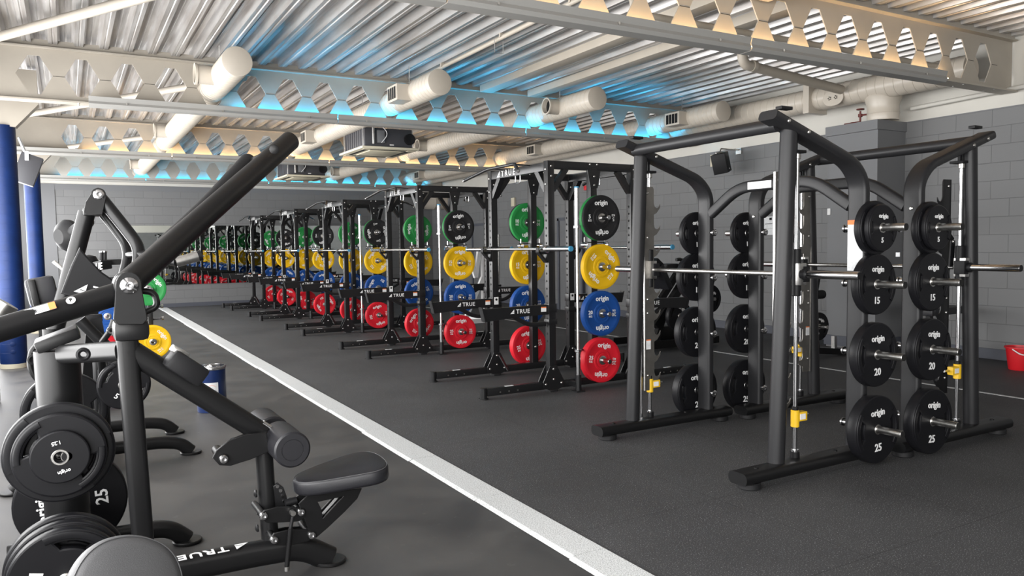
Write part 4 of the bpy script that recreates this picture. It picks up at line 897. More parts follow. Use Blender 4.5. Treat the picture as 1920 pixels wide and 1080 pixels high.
# storage column with a slanted cap
c0, c1 = at(112, 655, 4.12), V((-0.045, 4.12, 0.08))
MB().cyl(c1, V((c0.x - 0.012, 4.12, at(113, 655, 4.12).z)), 0.094, 'black', 40).build('storage_column', m1)
cc = at(104, 624, 4.1)
MB().bar(at(68, 650, 4.1), at(148, 620, 4.1), 0.21, 0.055, 'black', hint=Z_, ch=0.012).build('column_cap', m1)
# pivot yoke and lever
pv = at(241, 535, YA - 0.06)
yk = MB()
def plate(mb, pts, Y, th, m, bev=0.003):
    P3 = [at(a, b, Y) for a, b in pts]
    mb.poly([(p_.x, p_.z) for p_ in P3], (0, Y, 0), X_, Z_, th, m, bev=bev)
oc = [(241 + 23 * math.cos(a), 534 - 23 * math.sin(a)) for a in [PI * k / 10 for k in range(11)]]
yo = list(reversed([(275, 598), (264, 540)] + oc + [(218, 540), (214, 598), (222, 607), (267, 607)]))
plate(yk, yo, YA - 0.085, 0.014, 'black'); plate(yk, yo, YA + 0.075, 0.014, 'black')
yb = at(245, 618, YA)
yk.box(yb, (0.135, 0.15, 0.085), 'black', ch=0.025).cyl(pv + V((0, 0.0, 0)), pv + V((0, 0.15, 0)), 0.055, 'black', 28, bev=0.004)
yk.build('yoke', m1)
MB().lathe(pv + V((0, -0.034, 0)), -Y_, [(0, 0.034), (0.006, 0.034), (0.016, 0.026), (0.02, 0.016), (0.012, 0.011), (0.004, 0.0)], 'chrome', 28).build('pivot_bolt', m1)
lv = MB(); lc = at(240, 544, YA)
left_end = at(-60, 636, 3.50)
lv.tube([left_end, lc + V((-0.01, 0, -0.005))], 0.048, 'black', 28)
tip = at(544, 264, 4.62)
lv.tube([at(238, 534, YA), at(330, 452, 3.92), tip], 0.056, 'black', 28, fillet=0.3).cyl(tip, tip + (tip - lc).normalized() * 0.008, 0.048, 'plastic', 28, bev=0.004)
lever = lv.build('lever_arm', m1)
s_ = MB(); a_, b_ = at(52, 602, 3.44), at(25, 610, 3.44)
dv = (a_ - b_).normalized(); nv = V((0, -0.75, 0.66)); nv = (nv - nv.dot(dv) * dv).normalized(); upv = nv.cross(dv)
mid = left_end.lerp(lc, 0.44)
s_.poly([(-0.06, -0.017), (0.055, -0.017), (0.055, 0.017), (-0.06, 0.017)], mid + nv * 0.0482, dv, upv, 0.0015, 'white').poly([(0.03, -0.017), (0.055, -0.017), (0.055, 0.017), (0.03, 0.017)], mid + nv * 0.0492, dv, upv, 0.0015, 'orange')
for k in range(4): s_.poly([(-0.055, -0.012 + k * 0.007), (0.02, -0.012 + k * 0.007), (0.02, -0.0095 + k * 0.007), (-0.055, -0.0095 + k * 0.007)], mid + nv * 0.0492, dv, upv, 0.0015, 'pilaster')
m2_ = mid + dv * 0.11
s_.poly([(0.017 * math.cos(a), 0.017 * math.sin(a)) for a in [2 * PI * k / 20 for k in range(20)]], m2_ + nv * 0.0482, dv, upv, 0.0015, 'white').text('P', m2_ + nv * 0.0505, dv, upv, 0.022, 'hole')
s_.build('warning_label', lever, 0)
g0, g1 = at(466, 303, 4.74), at(325, 448, 4.20)
gm = MB().tube([g0, at(396, 380, 4.46), g1, at(255, 516, 3.90)], 0.050, 'rubber', 24, fillet=0.25).lathe(g0, g0 - at(396, 380, 4.46), [(0, 0.050), (0.018, 0.042), (0.030, 0.022), (0.034, 0)], 'rubber', 24)
gm.tube([at(474, 302, 4.70), at(500, 290, 4.50)], 0.022, 'black', 14).lathe(at(514, 280, 4.36), (at(514, 280, 4.36) - at(512, 281, 4.5)), [(0, 0.026), (0.012, 0.026), (0.014, 0.02), (0.014, 0)], 'black', 12)
gm.build('grip_arm', m1)
# control lever pad on the boom
bp_ = at(349, 694, 3.54); bd = (j1 - j0).normalized()
bpad = MB().bar(bp_ - bd * 0.085 + V((0, 0, 0.012)), bp_ + bd * 0.085 + V((0, 0, 0.012)), 0.12, 0.085, 'plastic', hint=Z_, ch=0.02).bar(bp_ - bd * 0.07 + V((0, 0, 0.06)), bp_ + bd * 0.01 + V((0, 0, 0.065)), 0.06, 0.03, 'steel', hint=Z_, ch=0.008)
bpad.build('boom_stop', m1)
# thigh rollers
xr, zr = at(549, 844, 3.40).x + 0.02, at(549, 844, 3.40).z
for ya, yb_ in ((3.40, 3.67), (3.77, 4.03)):
    MB().lathe((xr - 0.02, ya, zr), Y_, [(0, 0), (0, 0.045), (0.002, 0.046), (0.002, 0.048), (0, 0.049), (0, 0.072), (0.008, 0.08), (yb_ - ya - 0.008, 0.08), (yb_ - ya, 0.072), (yb_ - ya, 0)], 'vinylpad', 36).build('roller_pad', m1)
MB().cyl((xr - 0.02, 3.44, zr), (xr - 0.02, 3.84, zr), 0.02, 'steel', 16).box((xr - 0.07, 3.64, zr + 0.0), (0.10, 0.05, 0.05), 'black', ch=0.006).cyl((xr - 0.05, 3.62, zr + 0.05), (xr - 0.10, 3.62, zr + 0.09), 0.012, 'chrome', 12).build('roller_axle', m1)
# lens shaped link plates
lk = MB(); lp = [(400, 858), (406, 845), (430, 826), (462, 815), (498, 812), (503, 846), (470, 860), (432, 872), (412, 871)]
plate(lk, list(reversed(lp)), 3.54, 0.010, 'black'); plate(lk, list(reversed([(a + 3, b - 3) for a, b in lp])), 3.70, 0.010, 'black')
lc2 = at(419, 860, 3.53); lk.cyl(lc2, lc2 + V((0, 0.18, 0)), 0.022, 'black', 20); lk.build('link_plate', m1)
def hexbolt(mb, p_, d, r=0.02): return mb.lathe(p_, d, [(0, r), (0.006, r), (0.012, r * 0.8), (0.013, r * 0.45), (0.006, r * 0.4), (0.004, 0)], 'chrome', 20)
hexbolt(MB(), lc2 + V((0, -0.004, 0)), -Y_, 0.021).build('link_bolt', m1)
# seat linkage
k1 = MB()
l1 = [(488, 968), (496, 957), (520, 951), (550, 951), (568, 955), (572, 968), (560, 976), (530, 978), (500, 979)]
l2 = [(506, 1012), (514, 1000), (540, 994), (570, 993), (590, 998), (592, 1006), (575, 1014), (545, 1021), (518, 1021)]
for l_ in (l1, l2):
    plate(k1, list(reversed(l_)), 3.49, 0.010, 'black'); k1.build('link_plate', m1); k1 = MB()
    plate(k1, list(reversed([(a - 6, b - 5) for a, b in l_])), 3.62 + 0.05, 0.010, 'black'); k1.build('link_plate', m1); k1 = MB()
kb = MB()
for a, b in ((494, 967), (564, 960), (514, 1012), (584, 1003)):
    q = at(a, b, 3.485); hexbolt(kb, q, -Y_, 0.019); kb.cyl(q + V((0, 0.004, 0)), q + V((0, 0.19, 0)), 0.015, 'black', 14).build('pivot_bolt', m1); kb = MB()
gs = MB().cyl(at(549, 968, 3.46), at(543, 1000, 3.46), 0.008, 'rackblack', 12).cyl(at(545, 990, 3.46), at(538, 1062, 3.46), 0.011, 'black', 14).lathe(at(538, 1070, 3.46) , Z_, [(0, 0), (0, 0.012), (0.02, 0.012), (0.02, 0)], 'steel', 12).cyl(at(549, 962, 3.46) + V((0, 0.02, 0)), at(549, 962, 3.46) + V((0, -0.01, 0)), 0.012, 'steel', 12)
gs.build('gas_strut', m1)
qd = MB(); qp = [(513, 912), (520, 906), (530, 914), (536, 930), (538, 946), (513, 950)]
plate(qd, list(reversed(qp)), 3.60, 0.012, 'rackblack')
for a, b in ((520, 912), (526, 920), (530, 930), (533, 940)): qd.lathe(at(a, b, 3.593), -Y_, [(0, 0.008), (0.003, 0.008), (0.003, 0)], 'chrome', 12)
qd.build('seat_adjuster', m1); qd = MB().tube([at(535, 944, 3.55), at(556, 938, 3.55)], 0.018, 'plastic', 14); qd.build('adjuster_pin', m1); qd = MB()
for (a, b) in ((481, 925), (484, 990)): qd.lathe(at(a, b, YA), -X_, [(0, 0.018), (0.006, 0.018), (0.012, 0.01), (0.013, 0)], 'rackblack', 14).build('post_bolt', m1); qd = MB()
# seat bracket and pad
sb = MB()
outer = [(556, 940), (572, 925), (672, 912), (664, 930), (640, 955), (608, 985), (588, 1002), (575, 990), (566, 965)]
hol = [(590, 936), (640, 925), (600, 968), (597, 950)]
P3 = [at(a, b, 3.53) for a, b in outer]; H3 = [at(a, b, 3.53) for a, b in hol]
for yy in (3.49, 3.57): sb.poly([(p_.x, p_.z) for p_ in reversed(P3)], (0, yy, 0), X_, Z_, 0.008, 'black', [[(p_.x, p_.z) for p_ in H3]], bev=0.002)
sb.bar(at(600, 972, 3.53), at(640, 927, 3.53), 0.03, 0.012, 'black'); sb.build('seat_bracket', m1)
def cushion(name, outline, z0, z1, m, parent, R=None, org=None, crown=0.012, rad=0.016):
    n = len(outline); cx_ = sum(a for a, b in outline) / n; cy_ = sum(b for a, b in outline) / n
    rings = []
    def ring(ins, z):
        out = []
        for a, b in outline:
            d = V((a - cx_, b - cy_)); L_ = d.length; q = d * max(0, (L_ - ins) / L_); out.append(V((cx_ + q.x, cy_ + q.y, z)))
        return out
    rings = [ring(rad, z0), ring(rad * 0.3, z0 + rad * 0.3), ring(0, z0 + rad), ring(0, z1 - rad), ring(rad * 0.3, z1 - rad * 0.3), ring(rad, z1)]
    for t in (0.35, 0.7): rings.append([V((cx_, cy_, 0)).lerp(V((p_.x, p_.y, 0)), 1 - t) + V((0, 0, z1 + crown * t)) for p_ in ring(rad, z1)])
    vs = [p_ for r_ in rings for p_ in r_]; vs.append(V((cx_, cy_, z1 + crown))); top = len(vs) - 1
    fs = [(i * n + k, i * n + (k + 1) % n, (i + 1) * n + (k + 1) % n, (i + 1) * n + k) for i in range(len(rings) - 1) for k in range(n)]
    fs += [((len(rings) - 1) * n + k, (len(rings) - 1) * n + (k + 1) % n, top) for k in range(n)] + [tuple(reversed(range(n)))]
    if R is not None: vs = [org + R @ (v_ - org) for v_ in vs]
    mb = MB().add(vs, fs, m)
    o = mb.build(name, parent, 50)
    pp_ = [v_ for v_ in vs[4 * n:5 * n]]
    sw = MB(); pp2 = pp_ + [pp_[0]]
    sw.sweep([p_ + V((0, 0, 0.001)) for p_ in pp2], circ(0.0018, 6), 'greyvinyl'); sw.build('piping', o, 50)
    return o
def smooth_outline(pts, it=3):
    for _ in range(it):
        q = []
        for i in range(len(pts)):
            a, b = pts[i], pts[(i + 1) % len(pts)]
            q += [(a[0] * .75 + b[0] * .25, a[1] * .75 + b[1] * .25), (a[0] * .25 + b[0] * .75, a[1] * .25 + b[1] * .75)]
        pts = q
    return pts
so = smooth_outline([(0.855, 3.44), (1.10, 3.36), (1.23, 3.33), (1.29, 3.42), (1.30, 3.62), (1.25, 3.72), (1.10, 3.69), (0.86, 3.60)], 3)
cushion('seat_pad', so, 0.375, 0.445, 'vinylpad', m1, Matrix.Rotation(-0.10, 3, 'Y'), V((0.86, 3.53, 0.40)))
# curved frame under the yoke (hose like arm on its right)
MB().tube([at(262, 545, YA + 0.1), at(290, 548, YA + 0.1), at(296, 575, YA + 0.1), at(272, 585, YA + 0.1)], 0.014, 'rackblack', 12, fillet=0.06).build('cable_loop', m1)

# plates parked on this machine
gp1 = 'black grip plates on the foreground machine'
MB().cyl((-0.035, 3.730, at(113, 858, 3.72).z), (-0.035, 4.05, at(113, 858, 3.72).z), 0.0245, 'steel', 24).cyl((-0.035, 3.724, at(113, 858, 3.72).z), (-0.035, 3.7305, at(113, 858, 3.72).z), 0.022, 'plastic', 24, bev=0.003).build('plate_peg', m1)
zc1 = at(113, 858, 3.72).z
for kg, R_g, t_, yy, roll, lab in (('10', 0.205, 0.05, 3.83, 0.3, 'large black grip plate behind the smaller ones on the foreground peg'), ('5 ', 0.170, 0.04, 3.775, 0.5, 'black grip plate with a slot, second from the front on the foreground peg'), ('1.25', 0.106, 0.022, 3.735, 2.95, 'small black 1.25 kg plate, frontmost on the foreground peg')):
    put_grip(kg, R_g, t_, (at(113, 858, yy).x, yy, zc1), roll, lab, gp1)
zc2 = at(134, 936, 4.42).z; x2 = at(134, 936, 4.42).x
MB().cyl((x2, 4.20, zc2), (x2, 4.48, zc2), 0.0245, 'steel', 24).build('plate_peg', m1)
put_grip('25', 0.243, 0.075, (x2, 4.40, zc2), -1.62, 'black 25 kg plate standing behind the thick foreground column', gp1)
zc3 = at(125, 1094, 3.55).z; x3 = at(125, 1094, 3.55).x
MB().cyl((x3, 3.50, zc3), (x3, 4.1, zc3), 0.0245, 'steel', 24).build('plate_peg', m1)
for q, (R_g, yy, w1) in enumerate(((0.222, 3.74, 'rearmost'), (0.214, 3.67, 'middle'), (0.206, 3.60, 'frontmost'))):
    put_grip('20 ' if q == 0 else '15 ' if q == 1 else '10 ', R_g, 0.05, (x3, yy, zc3), 2.2 - 0.2 * q, 'black grip plate at the bottom left photo edge, %s of three' % w1, gp1)
# rounded pad of the nearest machine at the bottom edge
nm = empty('seated_machine', (0.0, 2.6, 0), 'grey rounded pad of the machine closest to the camera, cut by the bottom edge', 'weight machine', GR_)
po_ = smooth_outline([(-0.165, -0.26), (0.165, -0.26), (0.19, 0.12), (0.14, 0.28), (0.0, 0.33), (-0.14, 0.28), (-0.19, 0.12)], 3)
R_p = Matrix.Rotation(0.18, 3, 'Z') @ Matrix.Rotation(0.30, 3, 'Y') @ Matrix.Rotation(math.radians(62), 3, 'X')
pc_ = at(222, 1207, 2.55)
pd = cushion('back_pad', [(a, b) for a, b in po_], -0.04, 0.05, 'greyvinyl', nm, None, None, 0.02, 0.035)
pd_m = Matrix.Translation(pc_) @ R_p.to_4x4()
for o_ in [pd] + kids(pd):
    o_.data.transform(pd_m)
MB().bar(pc_ + R_p @ V((0, -0.1, -0.05)), V((pc_.x + 0.02, pc_.y + 0.1, 0.09)), 0.07, 0.07, 'black').build('pad_post', nm)
MB().sweep([(pc_.x - 0.4, pc_.y + 0.1, 0.055), (pc_.x + 0.35, pc_.y + 0.1, 0.055)], oval(0.09, 0.10), 'black').build('floor_rail', nm)

# ------------------------------------------------------------------ second lever machine behind the foreground one
m2 = empty('lever_machine', (0.1, 5.7, 0), 'black lever machine behind the foreground one, with a peaked frame and bent twin arms', 'weight machine', GR_)
Y2 = 5.6
a0, a1_ = at(163, 398, Y2), at(98, 640, Y2)
MB().tube([a0, a1_], 0.050, 'black', 24).build('frame_tube', m2)
MB().sweep([a1_ + V((0.0, 0, 0.08)), V((a1_.x, Y2, 0.1))], oval(0.10, 0.12), 'black', hint=Y_).build('main_post', m2)
yk = MB(); yp = [(158, 398), (161, 380), (174, 360), (184, 353), (194, 357), (198, 370), (191, 402), (166, 403)]
plate(yk, list(reversed(yp)), Y2 - 0.10, 0.012, 'black'); plate(yk, list(reversed(yp)), Y2 + 0.10, 0.012, 'black')
q = at(185, 365, Y2 - 0.1); yk.cyl(q, q + V((0, 0.2, 0)), 0.042, 'black', 24).box(at(172, 398, Y2), (0.10, 0.19, 0.05), 'black', ch=0.012)
yk.build('yoke', m2); hexbolt(MB(), q + V((0, -0.008, 0)), -Y_, 0.032).build('pivot_bolt', m2)
MB().tube([at(190, 372, 5.55), at(232, 424, 5.5), at(258, 458, 5.45), at(262, 485, 5.4), at(250, 530, 5.3), at(236, 575, 5.2)], 0.038, 'black', 20, fillet=0.12).build('bent_arm', m2)
MB().tube([at(176, 380, 5.75), at(212, 424, 5.72), at(235, 455, 5.7), at(240, 480, 5.65), at(229, 525, 5.6), at(218, 560, 5.5)], 0.030, 'black', 20, fillet=0.12).tube([at(238, 478, 5.66), at(262, 476, 5.42), at(284, 477, 5.3)], 0.022, 'black', 14).build('bent_arm', m2)
MB().cyl(at(330, 492, 5.2), at(376, 479, 5.2), 0.032, 'steel', 24).cyl(at(371, 480.5, 5.2), at(378, 478.5, 5.2), 0.034, 'plastic', 24).build('weight_sleeve', m2)
MB().tube([at(262, 478, 5.4), at(332, 491, 5.2)], 0.03, 'black', 16).build('sleeve_arm', m2)
hn = MB(); hp = at(128, 442, 5.95); hd_ = V((-0.8, -0.55, -0.1)).normalized()
hn.lathe(hp + hd_ * -0.05, hd_, [(0, 0), (0, 0.085), (0.03, 0.105), (0.06, 0.108), (0.09, 0.09), (0.12, 0.05), (0.12, 0)], 'plastic', 28).tube([hp, at(165, 415, 5.7)], 0.04, 'plastic', 16)
hn.build('pivot_housing', m2)
sh = MB(); P3 = [(150, 470), (160, 482), (188, 512), (216, 531), (210, 548), (168, 562), (118, 548), (136, 500)]
plate(sh, list(reversed(P3)), 5.3, 0.05, 'plastic', 0.01); so_ = sh.build('shroud', m2)
lt = MB(); o_t = at(143, 539, 5.255); ud = (at(216, 556, 5.255) - at(143, 539, 5.255)).normalized(); brand(lt, o_t, ud, ud.cross(V((0, 1, 0))), 0.062)
lt.build('lettering', so_, 0)
bpd = MB().bar(at(85, 572, 5.9), at(72, 520, 5.9), 0.17, 0.085, 'vinylpad', hint=Y_, ch=0.03).bar(at(70, 575, 5.85), at(58, 525, 5.85), 0.05, 0.04, 'black', ch=0.006)
bpd.build('back_pad', m2)
MB().bar(at(78, 570, 5.9), V((-0.12, 5.9, 0.12)), 0.06, 0.06, 'black', hint=Y_).build('pad_post', m2)
pp0 = at(228, 852, 6.09); MB().sweep([V((0.17, 6.09, 0.12)), V((0.17, 6.09, 0.78))], oval(0.095, 0.11), 'black', hint=Y_).build('front_post', m2)
for yy, xe in ((6.09, 0.735), (6.85, 0.71)):
    MB().sweep([(-0.3, yy, 0.11), (xe - 0.2, yy, 0.11), (xe - 0.07, yy, 0.085), (xe, yy, 0.016)], oval(0.08, 0.09), 'black', fillet=0.09).cyl((xe, yy, 0), (xe, yy, 0.016), 0.075, 'black', 28, bev=0.004).build('floor_rail', m2)
MB().sweep([(-0.354, 5.675, 0.016), (-0.28, 5.675, 0.08), (-0.15, 5.68, 0.11), (0.17, 6.0, 0.11)], oval(0.08, 0.085), 'black', fillet=0.06).cyl((-0.354, 5.675, 0), (-0.354, 5.675, 0.016), 0.075, 'black', 28, bev=0.004).build('floor_rail', m2)
MB().sweep([(-0.05, 5.6, 0.11), (-0.05, 6.85, 0.11)], oval(0.08, 0.08), 'black').sweep([(0.17, 6.09, 0.11), (0.17, 6.85, 0.11)], oval(0.08, 0.08), 'black').build('cross_rail', m2)
dg = MB().tube([at(150, 600, 5.3), at(205, 655, 5.3)], 0.034, 'black', 16).bar(at(180, 596, 5.5), at(190, 648, 5.5), 0.075, 0.06, 'black').bar(at(158, 598, 5.5), at(192, 596, 5.5), 0.06, 0.05, 'plastic', ch=0.01)
dg.tube([at(192, 640, 5.2), at(207, 620, 5.1), at(214, 600, 5.1)], 0.018, 'black', 14).lathe(at(207, 619, 5.08), V((0.3, -0.9, 0.1)), [(0, 0.022), (0.01, 0.022), (0.01, 0.012)], 'chrome', 14)
dg.sweep([at(190, 645, 5.3), at(200, 760, 6.0)], oval(0.06, 0.06), 'black', hint=Y_)
dg.build('lower_frame', m2)
fr_ = MB().tube([at(82, 640, 4.9), at(60, 655, 4.9), at(55, 685, 4.9), at(66, 708, 4.9), at(84, 722, 4.9)], 0.016, 'black', 12, fillet=0.08).lathe(at(63, 674, 4.88), -Y_, [(0, 0.03), (0.01, 0.03), (0.014, 0.02), (0.008, 0.012), (0, 0)], 'plastic', 16).tube([at(70, 672, 4.9), at(95, 655, 4.95)], 0.012, 'black', 10)
fr_.build('guide_frame', m2)
gp2 = 'black grip plates on the second machine'
c_ = at(122, 772, 5.75); MB().cyl((c_.x, 5.55, c_.z), (c_.x, 6.0, c_.z), 0.0245, 'steel', 20).build('plate_peg', m2)
put_grip('25', 0.243, 0.075, (c_.x, 5.80, c_.z), 0.12, 'black grip plate half hidden behind the thick foreground column, its slots left and right', gp2)
c_ = at(233, 722, 5.4); MB().cyl((c_.x, 5.34, c_.z), (c_.x, 5.75, c_.z), 0.0245, 'steel', 20).bar((c_.x, 5.75, c_.z), (0.17, 6.05, c_.z), 0.05, 0.05, 'black').build('plate_peg', m2)
put_grip('5', 0.146, 0.035, (c_.x, 5.42, c_.z), 0.6, 'small black grip plate just behind the foreground vertical post', gp2)

# ------------------------------------------------------------------ further equipment on the left
m3 = empty('lever_machine', (0.3, 8.2, 0), 'third machine from the front, only its branded arm and twin handles showing', 'weight machine', GR_)
bm_ = MB().bar(at(160, 503, 8.0), at(200, 496, 7.7), 0.10, 0.075, 'plastic', hint=Z_, ch=0.008).bar(at(196, 492, 7.8), at(228, 491, 7.8), 0.05, 0.05, 'black', hint=Z_)
bm_.lathe(at(167, 489, 7.9) - V((0, 0, 0.04)), Z_, [(0, 0), (0.01, 0.06), (0.04, 0.075), (0.08, 0.055), (0.095, 0)], 'plastic', 20)
ab = bm_.build('branded_arm', m3); lt = MB(); o3 = at(167, 503, 7.9) + V((0, -0.075, 0)); lt.text('TRUE', o3 + V((0, -0.01, 0)), (at(200, 496, 7.7) - at(160, 503, 8.0)), Z_, 0.085, 'white', align='LEFT'); lt.build('lettering', ab, 0)
for px in (190.5, 196.5):
    h = MB().cyl(at(px, 491, 7.8), at(px, 471, 7.8), 0.016, 'rubber', 16).cyl(at(px, 473, 7.8), at(px, 470.5, 7.8), 0.019, 'chrome', 16).cyl(at(px, 491, 7.8), at(px, 488.5, 7.8), 0.019, 'chrome', 16); h.build('handle', m3)
MB().bar(at(180, 500, 7.85), V((0.1, 8.3, 0.1)), 0.09, 0.09, 'black', hint=Y_).bar((-0.3, 8.3, 0.06), (0.4, 8.3, 0.06), 0.09, 0.09, 'black').build('post', m3)
MB().bar(at(127, 512, 8.2), at(100, 490, 8.2), 0.03, 0.2, 'steel', hint=Y_, ch=0.004).build('instruction_board', m3)
tb = empty('bench_rack', (-0.7, 8.6, 0), 'pale metal bench with slatted top at the left edge of the photo', 'bench')
b_ = MB()
for k in range(6): b_.bar((-0.98 + k * 0.06, 7.6, 0.72 + 0.0 * k), (-0.98 + k * 0.06, 9.3, 0.72), 0.03, 0.02, 'frame')
b_.build('slatted_top', tb)
for x_ in (-0.98, -0.66):
    for y_ in (7.65, 9.25): MB().box((x_, y_, 0.355), (0.035, 0.035, 0.71), 'frame').build('leg', tb)
ct = MB().tube([at(-45, 640, 4.7), at(12, 568, 4.7)], 0.062, 'steel', 24).tube([at(-45, 640, 4.7), V((-0.45, 4.7, 0.05))], 0.05, 'black', 16)
simple('lever_end', ct, 'pale steel tube end poking in at the left edge of the photo', 'tube')

# plate stand with coloured plates, far left
ps_ = empty('plate_stand', (0.72, 11.95, 0), 'black plate stand beyond the blue bin holding yellow, green, red and blue plates', 'stand')
for x_ in (0.45, 0.99):
    MB().box((x_, 12.0, 0.60), (0.06, 0.06, 1.12), 'rackblack', ch=0.003).build('upright', ps_); MB().box((x_, 11.95, 0.03), (0.07, 0.8, 0.06), 'rackblack', ch=0.003).build('foot', ps_)
MB().box((0.72, 12.0, 1.12), (0.60, 0.06, 0.06), 'rackblack').box((0.72, 12.0, 0.60), (0.50, 0.05, 0.05), 'rackblack').build('cross_bar', ps_)
for x_, z in ((0.99, 0.97), (0.99, 0.26), (0.45, 0.62), (0.50, 0.40)):
    MB().cyl((x_, 12.0, z), (x_, 11.7, z), 0.024, 'chrome', 18, bev=0.003).build('plate_peg', ps_)
for z in (0.72, 0.55): MB().tube([(1.02, 12.0, z - 0.02), (1.12, 11.9, z)], 0.012, 'rackblack', 10).lathe((1.12, 11.9, z), X_, [(0, 0), (0, 0.026), (0.03, 0.026), (0.03, 0)], 'chrome', 16).build('chrome_peg', ps_)
for kd, x_, y_, z, lab in (('15', 0.99, 11.80, 0.235, 'yellow bumper plate low on the far left stand'), ('10', 0.955, 11.80, 0.98, 'green bumper plate high on the far left stand'), ('25', 0.50, 11.84, 0.40, 'red bumper plate on the far left stand, mostly hidden'), ('20', 0.44, 11.72, 0.63, 'blue bumper plate on the far left stand, above the red one')):
    p_ = copy_tree(PROTO[kd]); p_.location = (x_, y_, z); p_.rotation_euler = (0, 0.9, 0); tag(p_, lab, 'weight plate', 'bumper plates on the far left stand')

# ------------------------------------------------------------------ machines along the right wall
m4 = empty('leg_press', (6.9, 8.3, 0), 'black leg press machine seen between the racks and the smith machine', 'weight machine', 'machines along the right wall')
k_ = MB(); Y4 = 8.3
k_.bar(at(1306, 490, Y4), at(1228, 612, Y4), 0.10, 0.09, 'black', hint=Y_).bar(at(1285, 488, Y4 + 0.5), at(1240, 560, Y4 + 0.5), 0.09, 0.07, 'black', hint=Y_)
k_.tube([at(1268, 487, Y4), at(1278, 486, Y4), at(1284, 500, Y4)], 0.025, 'black', 12, fillet=0.04).bar(at(1220, 500, Y4), at(1232, 512, Y4), 0.09, 0.3, 'black')
k_.build('sled_frame', m4)
MB().bar(at(1225, 497, Y4 + 0.1), at(1243, 540, Y4 + 0.1), 0.35, 0.09, 'vinylpad', ch=0.02).bar(at(1240, 502, Y4 + 0.2), at(1262, 500, Y4 + 0.2), 0.25, 0.10, 'vinylpad', ch=0.02).build('pad', m4)
b_ = at(1215, 640, Y4); MB().bar((b_.x - 0.1, Y4, 0.09), (b_.x + 1.3, Y4, 0.09), 0.10, 0.10, 'black').bar((b_.x - 0.1, Y4 + 0.7, 0.09), (b_.x + 1.3, Y4 + 0.7, 0.09), 0.10, 0.10, 'black').bar((b_.x + 0.2, Y4, 0.09), (b_.x + 0.2, Y4 + 0.7, 0.09), 0.08, 0.08, 'black').bar((b_.x + 0.2, Y4 + 0.1, 0.1), at(1250, 570, Y4 + 0.1), 0.08, 0.08, 'black', hint=Y_).box((b_.x + 0.6, Y4 + 0.35, 0.22), (0.5, 0.4, 0.2), 'black', ch=0.02).build('base', m4)
for k, (a, b, yy) in enumerate(((1272, 592, 8.1), (1330, 560, 8.6))):
    c_ = at(a, b, yy); MB().cyl((c_.x, yy - 0.12, c_.z), (c_.x, yy + 0.3, c_.z), 0.025, 'steel', 16).build('plate_peg', m4)
    put_grip('20', 0.205, 0.065, (c_.x, yy, c_.z), 0.4, 'black plate on the leg press, %s' % ('lower left one' if k == 0 else 'right one behind the smith frame'), 'black plates on the leg press')
m5 = empty('leg_extension', (8.4, 7.6, 0), 'black leg machine by the grey pilaster, behind the far post of the smith machine', 'weight machine', 'machines along the right wall')
Y5 = 6.6
MB().bar(at(1530, 657, Y5), at(1602, 660, Y5), 0.09, 0.08, 'black').bar(at(1470, 652, Y5 + .6), at(1565, 658, Y5), 0.09, 0.08, 'black').bar(at(1564, 655, Y5), at(1564, 630, Y5), 0.05, 0.05, 'steel', hint=Y_).build('base', m5)
MB().bar(at(1530, 655, Y5), at(1510, 510, Y5), 0.07, 0.07, 'black', hint=Y_).bar(at(1498, 508, Y5), at(1562, 512, Y5), 0.12, 0.05, 'vinylpad', ch=0.01).bar(at(1536, 512, Y5), at(1530, 545, Y5), 0.04, 0.04, 'black', hint=Y_).build('frame', m5)
r_ = at(1525, 553, Y5); rp = MB()
rp.lathe(r_, X_, [(0, 0), (0, 0.055)] + [(0.02 * k + (0.004 if k % 2 else 0), 0.058 - 0.006 * (k % 2)) for k in range(1, 9)] + [(0.18, 0.055), (0.18, 0.0)], 'rubber', 22); rp.build('roller', m5)
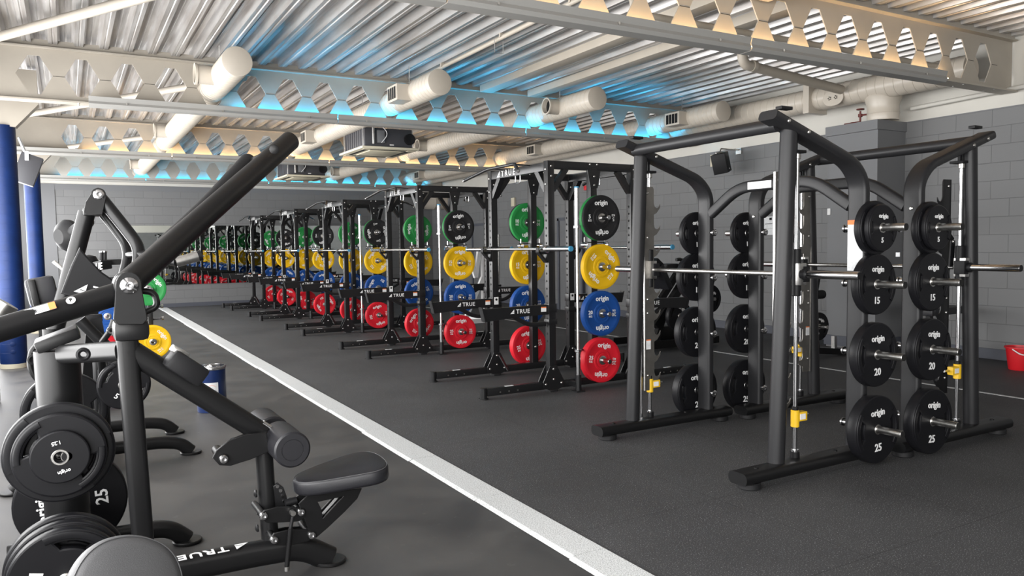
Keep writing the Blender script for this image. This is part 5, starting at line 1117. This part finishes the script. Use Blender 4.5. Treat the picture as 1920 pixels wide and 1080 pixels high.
c_ = at(1534, 612, 6.5); MB().cyl((c_.x, 6.36, c_.z), (c_.x, 6.8, c_.z), 0.024, 'steel', 16).bar((c_.x, 6.78, c_.z), at(1530, 640, Y5), 0.05, 0.05, 'black').build('plate_peg', m5)
put_grip('10', 0.170, 0.045, (c_.x, 6.50, c_.z), 0.4, 'black plate hanging on the leg machine by the grey pilaster', 'black plates on the wall machines')
m6 = empty('flat_bench', (9.2, 5.6, 0), 'black padded bench with a white leg against the right wall', 'bench', 'machines along the right wall')
q0 = at(1752, 585, 5.6); MB().box((9.25, 5.6, q0.z + 0.02), (0.75, 0.35, 0.09), 'vinylpad', ch=0.02).build('pad', m6)
MB().bar((9.1, 5.6, q0.z - 0.03), (9.1, 5.6, 0.05), 0.06, 0.06, 'black', hint=Y_).bar((8.9, 5.6, 0.03), (9.6, 5.6, 0.03), 0.06, 0.06, 'black').build('frame', m6)
MB().bar((9.45, 5.6, q0.z - 0.03), (9.15, 5.55, 0.05), 0.08, 0.05, 'white', hint=Y_).build('leg', m6)
m7 = empty('cable_machine', (8.4, 14.2, 0), 'white framed cable machine far behind the second rack', 'weight machine', 'machines along the right wall')
wf = MB()
for a, b in (((872, 600), (905, 520)), ((878, 475), (892, 520)), ((865, 535), (905, 537)), ((905, 470), (908, 640)), ((850, 478), (880, 478)), ((892, 520), (898, 470))): wf.bar(at(a[0], a[1], 13.4), at(b[0], b[1], 13.4), 0.07, 0.07, 'white')
wf.bar((at(905, 500, 13.4).x, 13.4, 0.05), (at(905, 500, 13.4).x, 14.6, 0.05), 0.08, 0.08, 'white').bar((at(860, 500, 13.4).x, 13.4, 0.04), (at(910, 500, 13.4).x, 13.4, 0.04), 0.08, 0.08, 'white').build('frame', m7)
for px in (915, 925, 935):
    MB().bar(at(px, 545, 13.8), at(px, 440, 13.8), 0.03, 0.03, 'steel', hint=Y_).build('guide_rod', m7)
x_ = at(925, 500, 13.8)
ws = MB()
for k in range(12): ws.box((x_.x, 13.85, 0.2 + k * 0.045), (0.34, 0.14, 0.04), 'rackblack', ch=0.003)
ws.build('weight_stack', m7)
